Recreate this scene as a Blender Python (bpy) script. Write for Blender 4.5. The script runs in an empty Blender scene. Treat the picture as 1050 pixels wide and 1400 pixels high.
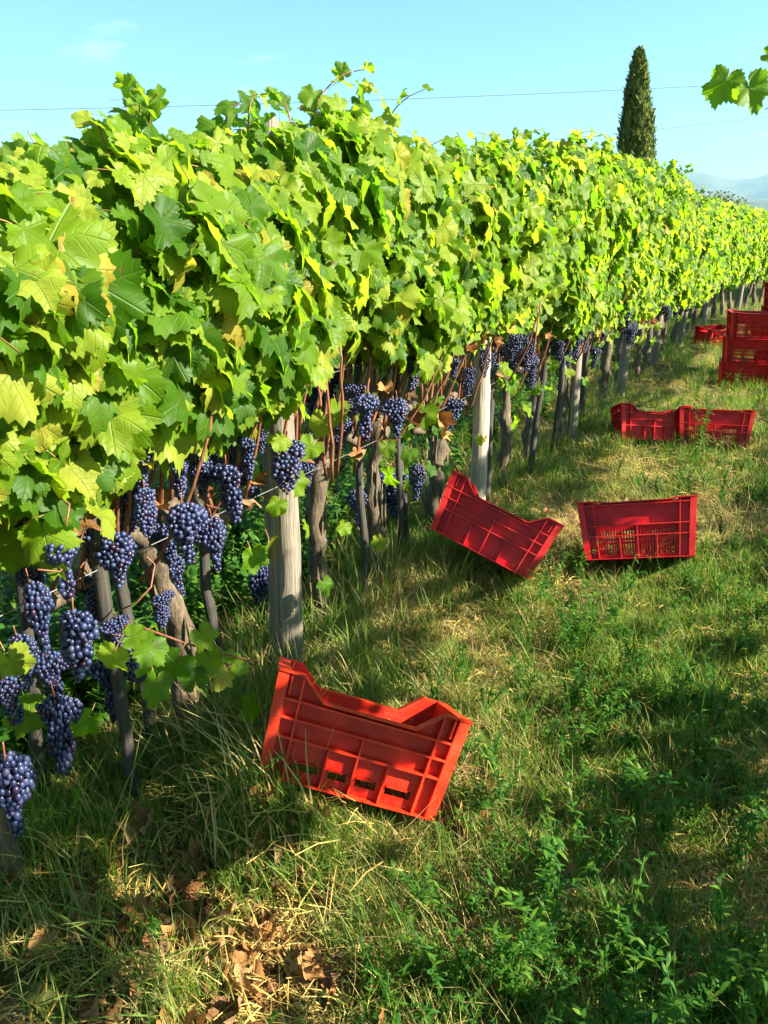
import bpy, math, random
import numpy as np
from mathutils import Matrix, Vector, Euler, noise as mnoise

random.seed(7); RNG = np.random.default_rng(11)
S = bpy.context.scene
C = S.collection
R = math.radians
ROWX = -1.45          # the vine row runs along +Y at this x
EYE = 1.55

# ------------------------------------------------------------------ camera
cam = bpy.data.cameras.new('camera'); co = bpy.data.objects.new('camera', cam); C.objects.link(co)
co.location = (0, 0, EYE); co.rotation_euler = (R(90 - 20.4), 0, R(28))
cam.sensor_fit = 'VERTICAL'; cam.sensor_height = 36; cam.sensor_width = 27; cam.lens = 26
cam.clip_start = .05; cam.clip_end = 60000
S.camera = co

# ------------------------------------------------------------------ world, sun, exposure
SUN_EL, SUN_AZ = 34.0, 80.0      # azimuth measured from +Y towards +X
w = bpy.data.worlds.new('World'); S.world = w; w.use_nodes = True
nt = w.node_tree; N = nt.nodes; L = nt.links
for n in list(N): N.remove(n)
out = N.new('ShaderNodeOutputWorld'); bg = N.new('ShaderNodeBackground'); bg.inputs[1].default_value = .05
sky = N.new('ShaderNodeTexSky'); sky.sky_type = 'NISHITA'; sky.sun_disc = False
sky.sun_elevation = R(SUN_EL); sky.sun_rotation = R(SUN_AZ); sky.air_density = 1.0; sky.dust_density = .35; sky.ozone_density = 1.0
tint = N.new('ShaderNodeMix'); tint.data_type = 'RGBA'; tint.blend_type = 'MULTIPLY'; tint.inputs[0].default_value = 1
tint.inputs[7].default_value = (.58, .90, .84, 1)
tc = N.new('ShaderNodeTexCoord'); mp = N.new('ShaderNodeMapping'); mp.inputs['Scale'].default_value = (1, 1, 4.5)
mp.inputs['Location'].default_value = (.35, .2, .1)
cn = N.new('ShaderNodeTexNoise'); cn.inputs['Scale'].default_value = 5.0; cn.inputs['Detail'].default_value = 6
cr = N.new('ShaderNodeMapRange'); cr.inputs[1].default_value = .60; cr.inputs[2].default_value = .78; cr.inputs[4].default_value = .5
cm = N.new('ShaderNodeMix'); cm.data_type = 'RGBA'; cm.inputs[7].default_value = (7.5, 7.8, 8.0, 1)
L.new(tc.outputs['Generated'], mp.inputs[0]); L.new(mp.outputs[0], cn.inputs[0]); L.new(cn.outputs[0], cr.inputs[0])
L.new(sky.outputs[0], tint.inputs[6]); L.new(tint.outputs[2], cm.inputs[6]); L.new(cr.outputs[0], cm.inputs[0])
L.new(cm.outputs[2], bg.inputs[0]); L.new(bg.outputs[0], out.inputs[0])
sl = bpy.data.lights.new('sun', 'SUN'); so = bpy.data.objects.new('sun', sl); C.objects.link(so)
sl.energy = 5.0; sl.angle = R(.53); sl.color = (1, .92, .76)
sd = Vector((math.sin(R(SUN_AZ)) * math.cos(R(SUN_EL)), math.cos(R(SUN_AZ)) * math.cos(R(SUN_EL)), math.sin(R(SUN_EL))))
so.rotation_euler = sd.to_track_quat('Z', 'Y').to_euler(); so.location = (8, 0, 12)
S.view_settings.view_transform = 'Standard'; S.view_settings.look = 'None'
S.view_settings.exposure = 2.35; S.view_settings.gamma = 1
S.render.engine = 'CYCLES'
S.cycles.max_bounces = 8; S.cycles.transparent_max_bounces = 8; S.cycles.transmission_bounces = 6; S.cycles.volume_bounces = 0

# ------------------------------------------------------------------ projection helpers (used to find real positions)
_f = 1400 * 26 / 36; _p = R(20.4); _a = R(28)
def ray(x, y):
    cx = x - 525; cy = 700 - y
    fw = _f * math.cos(_p) + cy * math.sin(_p); z = -_f * math.sin(_p) + cy * math.cos(_p)
    return Vector((cx * math.cos(_a) - fw * math.sin(_a), cx * math.sin(_a) + fw * math.cos(_a), z))
def on_x(x, y, X):
    d = ray(x, y); return Vector((0, 0, EYE)) + d * (X / d.x)
def on_z(x, y, Z=0):
    d = ray(x, y); return Vector((0, 0, EYE)) + d * ((Z - EYE) / d.z)
def at_depth(x, y, D): return Vector((0, 0, EYE)) + ray(x, y) * (D / _f)

# ------------------------------------------------------------------ mesh + object helpers
def link(o, parent=None, mat=None):
    C.objects.link(o)
    if parent: o.parent = parent
    return o
def obj(name, me, parent=None):
    return link(bpy.data.objects.new(name, me), parent)
def tag(o, label=None, cat=None, group=None, kind=None):
    if label: o['label'] = label
    if cat: o['category'] = cat
    if group: o['group'] = group
    if kind: o['kind'] = kind
    return o
def empty(name, loc, label, cat, group=None, rot=(0, 0, 0)):
    o = bpy.data.objects.new(name, None); C.objects.link(o); o.location = loc; o.rotation_euler = rot
    o.empty_display_size = .1
    return tag(o, label, cat, group)
def np_mesh(name, V, F, mat, smooth=True, attrs=None, mat_idx=None):
    """V (n,3); F list of arrays (m,k) (triangles / quads); attrs {name: per-vertex float}"""
    me = bpy.data.meshes.new(name); V = np.asarray(V, dtype=np.float32)
    if isinstance(F, np.ndarray): F = [F]
    F = [np.asarray(f, dtype=np.int32) for f in F if len(f)]
    me.vertices.add(len(V)); me.vertices.foreach_set('co', V.ravel())
    tot = sum(f.size for f in F); npoly = sum(len(f) for f in F)
    me.loops.add(tot); me.loops.foreach_set('vertex_index', np.concatenate([f.ravel() for f in F]))
    sizes = np.concatenate([np.full(len(f), f.shape[1], dtype=np.int32) for f in F])
    starts = np.concatenate([[0], np.cumsum(sizes)[:-1]]).astype(np.int32)
    me.polygons.add(npoly); me.polygons.foreach_set('loop_start', starts)
    try: me.polygons.foreach_set('loop_total', sizes)
    except Exception: pass
    me.update(calc_edges=True)
    me.polygons.foreach_set('use_smooth', np.full(npoly, bool(smooth)))
    for k, v in (attrs or {}).items():
        v = np.asarray(v, dtype=np.float32)
        if v.ndim == 1:
            a = me.attributes.new(k, 'FLOAT', 'POINT'); a.data.foreach_set('value', v)
        else:
            a = me.attributes.new(k, 'FLOAT_VECTOR', 'POINT'); a.data.foreach_set('vector', v.ravel())
    for m in (mat if isinstance(mat, (list, tuple)) else [mat]):
        if m: me.materials.append(m)
    if mat_idx is not None: me.polygons.foreach_set('material_index', np.asarray(mat_idx, dtype=np.int32))
    me.validate(); me.update()
    return me
class MB:
    def __init__(s): s.V = []; s.F3 = []; s.F4 = []; s.n = 0
    def add(s, V, F3=(), F4=()):
        V = np.asarray(V, float); s.V.append(V)
        if len(F3): s.F3.append(np.asarray(F3, int) + s.n)
        if len(F4): s.F4.append(np.asarray(F4, int) + s.n)
        s.n += len(V)
    def box(s, x0, y0, z0, x1, y1, z1, bev=0):
        V = [(x, y, z) for z in (z0, z1) for y in (y0, y1) for x in (x0, x1)]
        s.add(V, (), [(0, 2, 3, 1), (4, 5, 7, 6), (0, 1, 5, 4), (2, 6, 7, 3), (0, 4, 6, 2), (1, 3, 7, 5)])
    def tube(s, pts, rad, k=6, cap=True, jit=0, seed=0):
        pts = [Vector(p) for p in pts]; n = len(pts); r = random.Random(seed)
        rad = rad if isinstance(rad, (list, tuple, np.ndarray)) else [rad] * n
        V = []; up = Vector((0.13, 0.21, 1)).normalized(); pr = None
        for i, p in enumerate(pts):
            d = (pts[min(i + 1, n - 1)] - pts[max(i - 1, 0)]).normalized()
            a = (up if pr is None else pr)
            if abs(a.dot(d)) > .97: a = Vector((1, .1, 0))
            u = (a - d * a.dot(d)).normalized(); v = d.cross(u); pr = u
            for j in range(k):
                t = 2 * math.pi * j / k; q = rad[i] * (1 + (r.uniform(-jit, jit) if jit else 0))
                V.append(p + u * math.cos(t) * q + v * math.sin(t) * q)
        F4 = [(i * k + j, i * k + (j + 1) % k, (i + 1) * k + (j + 1) % k, (i + 1) * k + j) for i in range(n - 1) for j in range(k)]
        F3 = []
        if cap:
            V.append(pts[0]); V.append(pts[-1]); b = n * k
            for j in range(k):
                F3.append((b, (j + 1) % k, j)); F3.append((b + 1, (n - 1) * k + j, (n - 1) * k + (j + 1) % k))
        s.add([tuple(v) for v in V], F3, F4)
    def mesh(s, name, mat, smooth=True, **kw):
        return np_mesh(name, np.concatenate(s.V), [np.concatenate(f) for f in (s.F3, s.F4) if f], mat, smooth, **kw)

# ------------------------------------------------------------------ materials
def new_mat(name):
    m = bpy.data.materials.new(name); m.use_nodes = True
    n = m.node_tree.nodes; b = n['Principled BSDF']; return m, n, m.node_tree.links, b, n['Material Output']
def ramp(n, stops):
    r = n.new('ShaderNodeValToRGB'); e = r.color_ramp.elements
    while len(e) < len(stops): e.new(.5)
    for i, (p, c) in enumerate(stops): e[i].position = p; e[i].color = (*c, 1)
    return r
def rnd_node(n, l):
    """random per object, plus per-leaf attribute for joined foliage"""
    oi = n.new('ShaderNodeObjectInfo'); at = n.new('ShaderNodeAttribute'); at.attribute_name = 'rnd'
    a = n.new('ShaderNodeMath'); a.operation = 'ADD'; f = n.new('ShaderNodeMath'); f.operation = 'FRACT'
    l.new(oi.outputs['Random'], a.inputs[0]); l.new(at.outputs['Fac'], a.inputs[1]); l.new(a.outputs[0], f.inputs[0])
    return f.outputs[0]
def mathn(n, l, op, a, b=None, c=None):
    m = n.new('ShaderNodeMath'); m.operation = op
    for i, x in enumerate((a, b, c)):
        if x is None: continue
        if isinstance(x, (int, float)): m.inputs[i].default_value = x
        else: l.new(x, m.inputs[i])
    return m.outputs[0]
def mixc(n, l, fac, a, b, mode='MIX'):
    m = n.new('ShaderNodeMix'); m.data_type = 'RGBA'; m.blend_type = mode
    for i, x in ((0, fac), (6, a), (7, b)):
        if isinstance(x, (int, float)): m.inputs[i].default_value = x
        elif isinstance(x, tuple): m.inputs[i].default_value = (*x, 1)
        else: l.new(x, m.inputs[i])
    return m.outputs[2]

def leaf_mat(name, stops, tstops, rough=.5, veins=True, trans=.5, under=(.15, .21, .06), spec=.24):
    m, n, l, b, o = new_mat(name)
    r = rnd_node(n, l)
    cr_ = ramp(n, stops); l.new(r, cr_.inputs[0]); tr = ramp(n, tstops); l.new(r, tr.inputs[0])
    col = cr_.outputs[0]; tcol = tr.outputs[0]
    uv = n.new('ShaderNodeAttribute'); uv.attribute_name = 'luv'
    if veins:
        sp = n.new('ShaderNodeSeparateXYZ'); l.new(uv.outputs['Vector'], sp.inputs[0]); X, Y = sp.outputs[0], sp.outputs[1]
        vm = None
        for ang in (0, 50, -50, 108, -108):
            s_, c_ = math.sin(R(ang)), math.cos(R(ang))
            across = mathn(n, l, 'ABSOLUTE', mathn(n, l, 'SUBTRACT', mathn(n, l, 'MULTIPLY', X, c_), mathn(n, l, 'MULTIPLY', Y, s_)))
            along = mathn(n, l, 'ADD', mathn(n, l, 'MULTIPLY', X, s_), mathn(n, l, 'MULTIPLY', Y, c_))
            # main vein
            v1 = mathn(n, l, 'SUBTRACT', 1, mathn(n, l, 'MULTIPLY', across, 38), ); v1 = mathn(n, l, 'MAXIMUM', v1, 0)
            # side veins: stripes slanted away from the main one
            ph = mathn(n, l, 'MULTIPLY', mathn(n, l, 'SUBTRACT', along, mathn(n, l, 'MULTIPLY', across, .8)), 34)
            v2 = mathn(n, l, 'MULTIPLY', mathn(n, l, 'POWER', mathn(n, l, 'MAXIMUM', mathn(n, l, 'COSINE', ph), 0), 14), .5)
            v2 = mathn(n, l, 'MULTIPLY', v2, mathn(n, l, 'LESS_THAN', across, mathn(n, l, 'MULTIPLY', along, .42)))
            v = mathn(n, l, 'MULTIPLY', mathn(n, l, 'MAXIMUM', v1, v2), mathn(n, l, 'GREATER_THAN', along, 0.0))
            vm = v if vm is None else mathn(n, l, 'MAXIMUM', vm, v)
        col = mixc(n, l, mathn(n, l, 'MULTIPLY', vm, .32), col, (.20, .27, .07))
        bmp = n.new('ShaderNodeBump'); bmp.inputs['Strength'].default_value = .5; bmp.inputs['Distance'].default_value = .004
        l.new(vm, bmp.inputs['Height']); bmp.invert = True
        l.new(bmp.outputs[0], b.inputs['Normal'])
    ns = n.new('ShaderNodeTexNoise'); ns.inputs['Scale'].default_value = 2.2; ns.inputs['Detail'].default_value = 3
    l.new(uv.outputs['Vector'], ns.inputs[0])
    col = mixc(n, l, 1.0, col, mixc(n, l, ns.outputs[0], (.6, .66, .55), (1.3, 1.25, 1.2)), 'MULTIPLY')
    if veins:
        sn = n.new('ShaderNodeTexNoise'); sn.inputs['Scale'].default_value = 6.5; sn.inputs['Detail'].default_value = 4
        of = n.new('ShaderNodeVectorMath'); of.operation = 'ADD'; cx = n.new('ShaderNodeCombineXYZ'); l.new(mathn(n, l, 'MULTIPLY', r, 90), cx.inputs[2]); l.new(uv.outputs['Vector'], of.inputs[0]); l.new(cx.outputs[0], of.inputs[1]); l.new(of.outputs[0], sn.inputs[0])
        sm = n.new('ShaderNodeMapRange'); sm.inputs[1].default_value = .66; sm.inputs[2].default_value = .72; sm.inputs[4].default_value = .75; l.new(sn.outputs[0], sm.inputs[0])
        col = mixc(n, l, sm.outputs[0], col, (.16, .08, .025)); tcol = mixc(n, l, sm.outputs[0], tcol, (.25, .1, .02))
    geo = n.new('ShaderNodeNewGeometry')
    colf = mixc(n, l, geo.outputs['Backfacing'], col, mixc(n, l, .55, col, under))
    l.new(colf, b.inputs['Base Color']); b.inputs['Roughness'].default_value = rough
    b.inputs['Specular IOR Level'].default_value = spec if veins else .12
    t = n.new('ShaderNodeBsdfTranslucent'); l.new(tcol, t.inputs[0])
    mx = n.new('ShaderNodeMixShader'); mx.inputs[0].default_value = trans
    l.new(b.outputs[0], mx.inputs[1]); l.new(t.outputs[0], mx.inputs[2]); l.new(mx.outputs[0], o.inputs[0])
    return m
VLEAF = leaf_mat('vine_leaf', [(0, (.025, .08, .004)), (.25, (.065, .145, .005)), (.6, (.135, .215, .008)), (.95, (.24, .285, .03)), (1, (.28, .22, .03))],
                 [(0, (.16, .36, .01)), (.5, (.31, .54, .01)), (.95, (.46, .62, .03)), (1, (.6, .5, .05))])
DEADLEAF = leaf_mat('dead_leaf', [(0, (.07, .03, .014)), (.4, (.20, .085, .03)), (.75, (.38, .19, .07)), (1, (.16, .03, .025))],
                    [(0, (.25, .08, .02)), (1, (.45, .2, .05))], rough=.7, trans=.15, under=(.35, .24, .13))
GRASS = leaf_mat('grass_blade', [(0, (.020, .07, .004)), (.5, (.065, .145, .006)), (.85, (.15, .20, .012)), (1, (.24, .22, .05))],
                 [(0, (.12, .3, .02)), (.6, (.26, .48, .03)), (1, (.5, .5, .1))], veins=False, trans=.35)
STRAW = leaf_mat('straw', [(0, (.28, .17, .05)), (.5, (.44, .31, .09)), (1, (.56, .44, .17))],
                 [(0, (.4, .26, .08)), (1, (.5, .4, .15))], veins=False, trans=.2, rough=.6, under=(.4, .33, .16))
WEED = leaf_mat('weed_leaf', [(0, (.018, .07, .014)), (.6, (.045, .13, .018)), (1, (.11, .19, .02))],
                [(0, (.1, .3, .03)), (1, (.25, .5, .05))], veins=False, trans=.35)
CYP = leaf_mat('cypress_spray', [(0, (.035, .07, .012)), (.6, (.09, .13, .018)), (1, (.16, .17, .03))],
               [(0, (.05, .1, .02)), (1, (.12, .16, .03))], veins=False, trans=.15, rough=.6, under=(.05, .07, .02))
GREYB = leaf_mat('shrub_leaf', [(0, (.10, .13, .06)), (1, (.2, .23, .12))], [(0, (.15, .2, .06)), (1, (.25, .3, .1))], veins=False, trans=.2, rough=.6)

def bark_mat(name, dark, light, sc=(30, 30, 6), rough=.85, bump=.6):
    m, n, l, b, o = new_mat(name)
    tcn = n.new('ShaderNodeTexCoord'); mpn = n.new('ShaderNodeMapping'); mpn.inputs['Scale'].default_value = sc
    ns = n.new('ShaderNodeTexNoise'); ns.inputs['Scale'].default_value = 3; ns.inputs['Detail'].default_value = 8; ns.inputs['Roughness'].default_value = .65
    l.new(tcn.outputs['Object'], mpn.inputs[0]); l.new(mpn.outputs[0], ns.inputs[0])
    r = ramp(n, [(.3, dark), (.52, tuple((a + c) / 2 for a, c in zip(dark, light))), (.72, light)]); l.new(ns.outputs[0], r.inputs[0])
    l.new(r.outputs[0], b.inputs['Base Color']); b.inputs['Roughness'].default_value = rough
    bp = n.new('ShaderNodeBump'); bp.inputs['Strength'].default_value = bump; bp.inputs['Distance'].default_value = .01
    l.new(ns.outputs[0], bp.inputs['Height']); l.new(bp.outputs[0], b.inputs['Normal'])
    return m
BARK = bark_mat('vine_bark', (.02, .014, .009), (.17, .125, .075))
WOODP = bark_mat('pale_round_post_wood', (.20, .165, .12), (.50, .43, .34), sc=(40, 40, 1.6), bump=.5)
CANE = bark_mat('cane_bark', (.09, .028, .012), (.26, .10, .045), bump=.2, rough=.55)
WOOD = bark_mat('weathered_post_wood', (.07, .058, .045), (.30, .25, .19), sc=(40, 40, 1.6), bump=.7)
STAKE = bark_mat('dark_stake_wood', (.015, .013, .011), (.07, .06, .048), sc=(40, 40, 2))
STEM = bark_mat('weed_stem', (.09, .13, .03), (.2, .2, .07), bump=.1)
m, n, l, b, o = new_mat('wire'); b.inputs['Base Color'].default_value = (.25, .25, .25, 1); b.inputs['Metallic'].default_value = .8; b.inputs['Roughness'].default_value = .5; WIRE = m
m, n, l, b, o = new_mat('cable'); b.inputs['Base Color'].default_value = (.12, .13, .15, 1); CABLE = m

def grape_mat():
    m, n, l, b, o = new_mat('blue_black_grape')
    at = n.new('ShaderNodeAttribute'); at.attribute_name = 'rnd'
    tcn = n.new('ShaderNodeTexCoord'); ns = n.new('ShaderNodeTexNoise'); ns.inputs['Scale'].default_value = 160; ns.inputs['Detail'].default_value = 3
    l.new(tcn.outputs['Object'], ns.inputs[0])
    mr = n.new('ShaderNodeMapRange'); mr.inputs[1].default_value = .3; mr.inputs[2].default_value = .75
    l.new(mathn(n, l, 'ADD', ns.outputs[0], mathn(n, l, 'MULTIPLY', mathn(n, l, 'SUBTRACT', at.outputs['Fac'], .5), .3)), mr.inputs[0])
    r = ramp(n, [(0, (.004, .004, .012)), (.08, (.025, .006, .022)), (.15, (.008, .01, .04)), (.9, (.012, .02, .07)), (1, (.05, .01, .035))]); l.new(at.outputs['Fac'], r.inputs[0])
    col = mixc(n, l, mathn(n, l, 'MULTIPLY', mathn(n, l, 'MULTIPLY', mr.outputs[0], at.outputs['Fac']), .6), r.outputs[0], (.042, .068, .155))
    l.new(col, b.inputs['Base Color'])
    l.new(mathn(n, l, 'MULTIPLY_ADD', mr.outputs[0], .35, .28), b.inputs['Roughness'])
    b.inputs['Subsurface Weight'].default_value = 0
    return m
GRAPE = grape_mat()

def plastic(name, col, col2):
    m, n, l, b, o = new_mat(name)
    tcn = n.new('ShaderNodeTexCoord'); ns = n.new('ShaderNodeTexNoise'); ns.inputs['Scale'].default_value = 14; ns.inputs['Detail'].default_value = 7
    l.new(tcn.outputs['Object'], ns.inputs[0])
    r = ramp(n, [(.25, col2), (.6, col), (.8, tuple(min(1, c * 1.15 + .012) for c in col))]); l.new(ns.outputs[0], r.inputs[0])
    n2 = n.new('ShaderNodeTexNoise'); n2.inputs['Scale'].default_value = 90; n2.inputs['Detail'].default_value = 4; l.new(tcn.outputs['Object'], n2.inputs[0])
    dirt = n.new('ShaderNodeMapRange'); dirt.inputs[1].default_value = .58; dirt.inputs[2].default_value = .75; dirt.inputs[4].default_value = .2
    l.new(n2.outputs[0], dirt.inputs[0])
    c = mixc(n, l, dirt.outputs[0], r.outputs[0], (.22, .10, .05))
    l.new(c, b.inputs['Base Color']); l.new(mathn(n, l, 'MULTIPLY_ADD', n2.outputs[0], .3, .25), b.inputs['Roughness'])
    b.inputs['Specular IOR Level'].default_value = .3
    n3 = n.new('ShaderNodeTexNoise'); n3.inputs['Scale'].default_value = 7; n3.inputs['Detail'].default_value = 9; n3.inputs['Roughness'].default_value = .7; l.new(tcn.outputs['Object'], n3.inputs[0])
    d3 = n.new('ShaderNodeMapRange'); d3.inputs[1].default_value = .50; d3.inputs[2].default_value = .68; d3.inputs[4].default_value = .22; l.new(n3.outputs[0], d3.inputs[0])
    l.new(mixc(n, l, d3.outputs[0], c, (.20, .10, .06)), b.inputs['Base Color'])
    t = n.new('ShaderNodeBsdfTranslucent'); t.inputs[0].default_value = (*col, 1)
    mx = n.new('ShaderNodeMixShader'); mx.inputs[0].default_value = .14
    l.new(b.outputs[0], mx.inputs[1]); l.new(t.outputs[0], mx.inputs[2]); l.new(mx.outputs[0], o.inputs[0])
    return m
RED = plastic('orange_red_plastic', (.60, .013, .001), (.38, .007, .002)); RED_EDGE = plastic('sunlit_scuffed_red_edges', (.72, .035, .006), (.55, .014, .004))  # ribs lighter than the walls: sunlit edges and scuffs put into the colour
CRIM = plastic('crimson_plastic', (.56, .004, .012), (.36, .003, .010)); CRIM_EDGE = plastic('sunlit_scuffed_crimson_edges', (.68, .02, .022), (.5, .008, .014))  # same painted edge light and wear for the crimson ribs

def ground_mat():
    m, n, l, b, o = new_mat('vineyard_soil')
    tcn = n.new('ShaderNodeTexCoord'); geo = n.new('ShaderNodeNewGeometry')
    def nz(sc, det=6, ro=.6):
        a = n.new('ShaderNodeTexNoise'); a.inputs['Scale'].default_value = sc; a.inputs['Detail'].default_value = det; a.inputs['Roughness'].default_value = ro
        l.new(geo.outputs['Position'], a.inputs[0]); return a.outputs[0]
    fine = nz(45, 8, .7); med = nz(5, 5); big = nz(.9, 3)
    soil = ramp(n, [(.3, (.045, .02, .010)), (.5, (.15, .07, .035)), (.7, (.30, .17, .09))]); l.new(fine, soil.inputs[0])
    straw = ramp(n, [(.35, (.18, .12, .05)), (.65, (.42, .32, .15))]); l.new(nz(70, 6, .75), straw.inputs[0])
    green = ramp(n, [(.35, (.012, .028, .004)), (.65, (.05, .085, .012))]); l.new(nz(60, 6, .7), green.inputs[0])
    k1 = n.new('ShaderNodeMapRange'); k1.inputs[1].default_value = .45; k1.inputs[2].default_value = .6; l.new(med, k1.inputs[0])
    k2 = n.new('ShaderNodeMapRange'); k2.inputs[1].default_value = .4; k2.inputs[2].default_value = .58; l.new(nz(2.3, 5), k2.inputs[0])
    sp = n.new('ShaderNodeSeparateXYZ'); l.new(geo.outputs['Position'], sp.inputs[0])
    far = n.new('ShaderNodeMapRange'); far.inputs[1].default_value = 2.2; far.inputs[2].default_value = 7; l.new(sp.outputs[1], far.inputs[0])
    c = mixc(n, l, k1.outputs[0], soil.outputs[0], straw.outputs[0])
    gk = mathn(n, l, 'MAXIMUM', mathn(n, l, 'MULTIPLY', k2.outputs[0], .8), mathn(n, l, 'MULTIPLY', far.outputs[0], .75))
    c = mixc(n, l, gk, c, green.outputs[0])
    l.new(c, b.inputs['Base Color']); b.inputs['Roughness'].default_value = .95; b.inputs['Specular IOR Level'].default_value = .1
    bp = n.new('ShaderNodeBump'); bp.inputs['Strength'].default_value = .8; bp.inputs['Distance'].default_value = .02
    l.new(fine, bp.inputs['Height']); l.new(bp.outputs[0], b.inputs['Normal'])
    return m
SOIL = ground_mat()
def hill_mat():
    m, n, l, b, o = new_mat('wooded_hill')
    geo = n.new('ShaderNodeNewGeometry'); a = n.new('ShaderNodeTexNoise'); a.inputs['Scale'].default_value = .004; a.inputs['Detail'].default_value = 8
    l.new(geo.outputs['Position'], a.inputs[0]); r = ramp(n, [(.35, (.035, .055, .025)), (.6, (.09, .11, .05))]); l.new(a.outputs[0], r.inputs[0])
    l.new(r.outputs[0], b.inputs['Base Color']); b.inputs['Roughness'].default_value = 1
    return m
HILL = hill_mat()

# ------------------------------------------------------------------ terrain
def vnoise(x, y, s, seed=0):
    """smooth value noise in numpy"""
    x = np.asarray(x, float) * s + seed * 17.3; y = np.asarray(y, float) * s + seed * 9.1
    xi = np.floor(x).astype(np.int64); yi = np.floor(y).astype(np.int64); fx = x - xi; fy = y - yi
    fx = fx * fx * (3 - 2 * fx); fy = fy * fy * (3 - 2 * fy)
    def h(a, b_):
        k = (a * 374761393 + b_ * 668265263 + seed * 974711) & 0xffffffff
        k = ((k ^ (k >> 13)) * 1274126177) & 0xffffffff
        return ((k ^ (k >> 16)) & 0xffff) / 65535.0
    return (h(xi, yi) * (1 - fx) + h(xi + 1, yi) * fx) * (1 - fy) + (h(xi, yi + 1) * (1 - fx) + h(xi + 1, yi + 1) * fx) * fy
def height(x, y):
    x = np.asarray(x, float); y = np.asarray(y, float)
    near = np.exp(-(np.maximum(np.hypot(x, y) - 14, 0) / 12) ** 2)
    z = (vnoise(x, y, 2.2, 1) - .5) * .07 + (vnoise(x, y, 6, 2) - .5) * .035 + (vnoise(x, y, 17, 3) - .5) * .018
    clod = vnoise(x, y, 9, 4) ** 3 * .06 * 2.2 * np.exp(-((y - .85) / .5) ** 2) * np.exp(-((x + 1) / .5) ** 2)
    z = z * near + clod + .04 * np.exp(-((x - ROWX) / .35) ** 2) * near
    z = z + .10 * np.exp(-(((x + 1.02) / .20) ** 2 + ((y - 1.36) / .17) ** 2))            # hummock under the tilted crate
    z = z + .11 * np.exp(-(((x + .98) / .15) ** 2 + ((y - 1.23) / .12) ** 2))
    z = z + .05 * np.exp(-(((x + 1.25) / .25) ** 2 + ((y - 3.0) / .25) ** 2))
    return z
def axis(lo, hi, step, far):
    a = list(np.arange(lo, hi, step)); s = step
    while a[-1] < far: s *= 1.22; a.append(a[-1] + s)
    s = step; pre = []
    x = a[0]
    while x > -far: s *= 1.22; x -= s; pre.append(x)
    return np.array(pre[::-1] + a)
gx = axis(-3.4, 1.2, .022, 14000); gy = axis(.1, 6.0, .024, 14000)
GX, GY = np.meshgrid(gx, gy); GZ = height(GX, GY)
nx, ny = len(gx), len(gy); idx = np.arange(nx * ny).reshape(ny, nx)
Fq = np.stack([idx[:-1, :-1], idx[:-1, 1:], idx[1:, 1:], idx[1:, :-1]], -1).reshape(-1, 4)
ground = obj('ground', np_mesh('ground', np.stack([GX, GY, GZ], -1).reshape(-1, 3), Fq, SOIL)); tag(ground, 'dry vineyard soil with straw and low grass', kind='structure')

def ridge(name, dist, hgt, seed, label):
    na, nr = 220, 10; V = []
    for i in range(na + 1):
        az = math.pi * 2 * i / na
        hh = hgt * (.55 + .5 * mnoise.noise(Vector((math.cos(az) * 2.2 + seed, math.sin(az) * 2.2, seed))) + .22 * mnoise.noise(Vector((math.cos(az) * 9 + seed, math.sin(az) * 9, 3))))
        # higher to the right of the row, where the photograph shows the ridge
        rel = math.degrees(az) ; rel = (rel - (90 + 0) + 180) % 360 - 180
        hh *= .8 + .45 * math.exp(-((rel - 3) / 13) ** 2)
        for j in range(nr):
            t = j / (nr - 1); d = dist * (1 + .35 * t); z = -5 + (hh + 5) * math.sin(min(1, t * 1.5) * math.pi / 2) * (1 if t < .7 else 1 - (t - .7) * 1.2)
            z += 12 * mnoise.noise(Vector((i * .9, j * 1.3, seed))) * (t > 0)
            V.append((math.cos(az) * d, math.sin(az) * d, z))
    ii = np.arange((na + 1) * nr).reshape(na + 1, nr)
    F = np.stack([ii[:-1, :-1], ii[1:, :-1], ii[1:, 1:], ii[:-1, 1:]], -1).reshape(-1, 4)
    tag(obj(name, np_mesh(name, V, F, HILL)), label, kind='structure')
ridge('hills', 3600, 290, 1.3, 'blue hills beyond the vineyard')
ridge('mountains', 6800, 900, 4.1, 'pale blue mountain ridge on the horizon')

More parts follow.
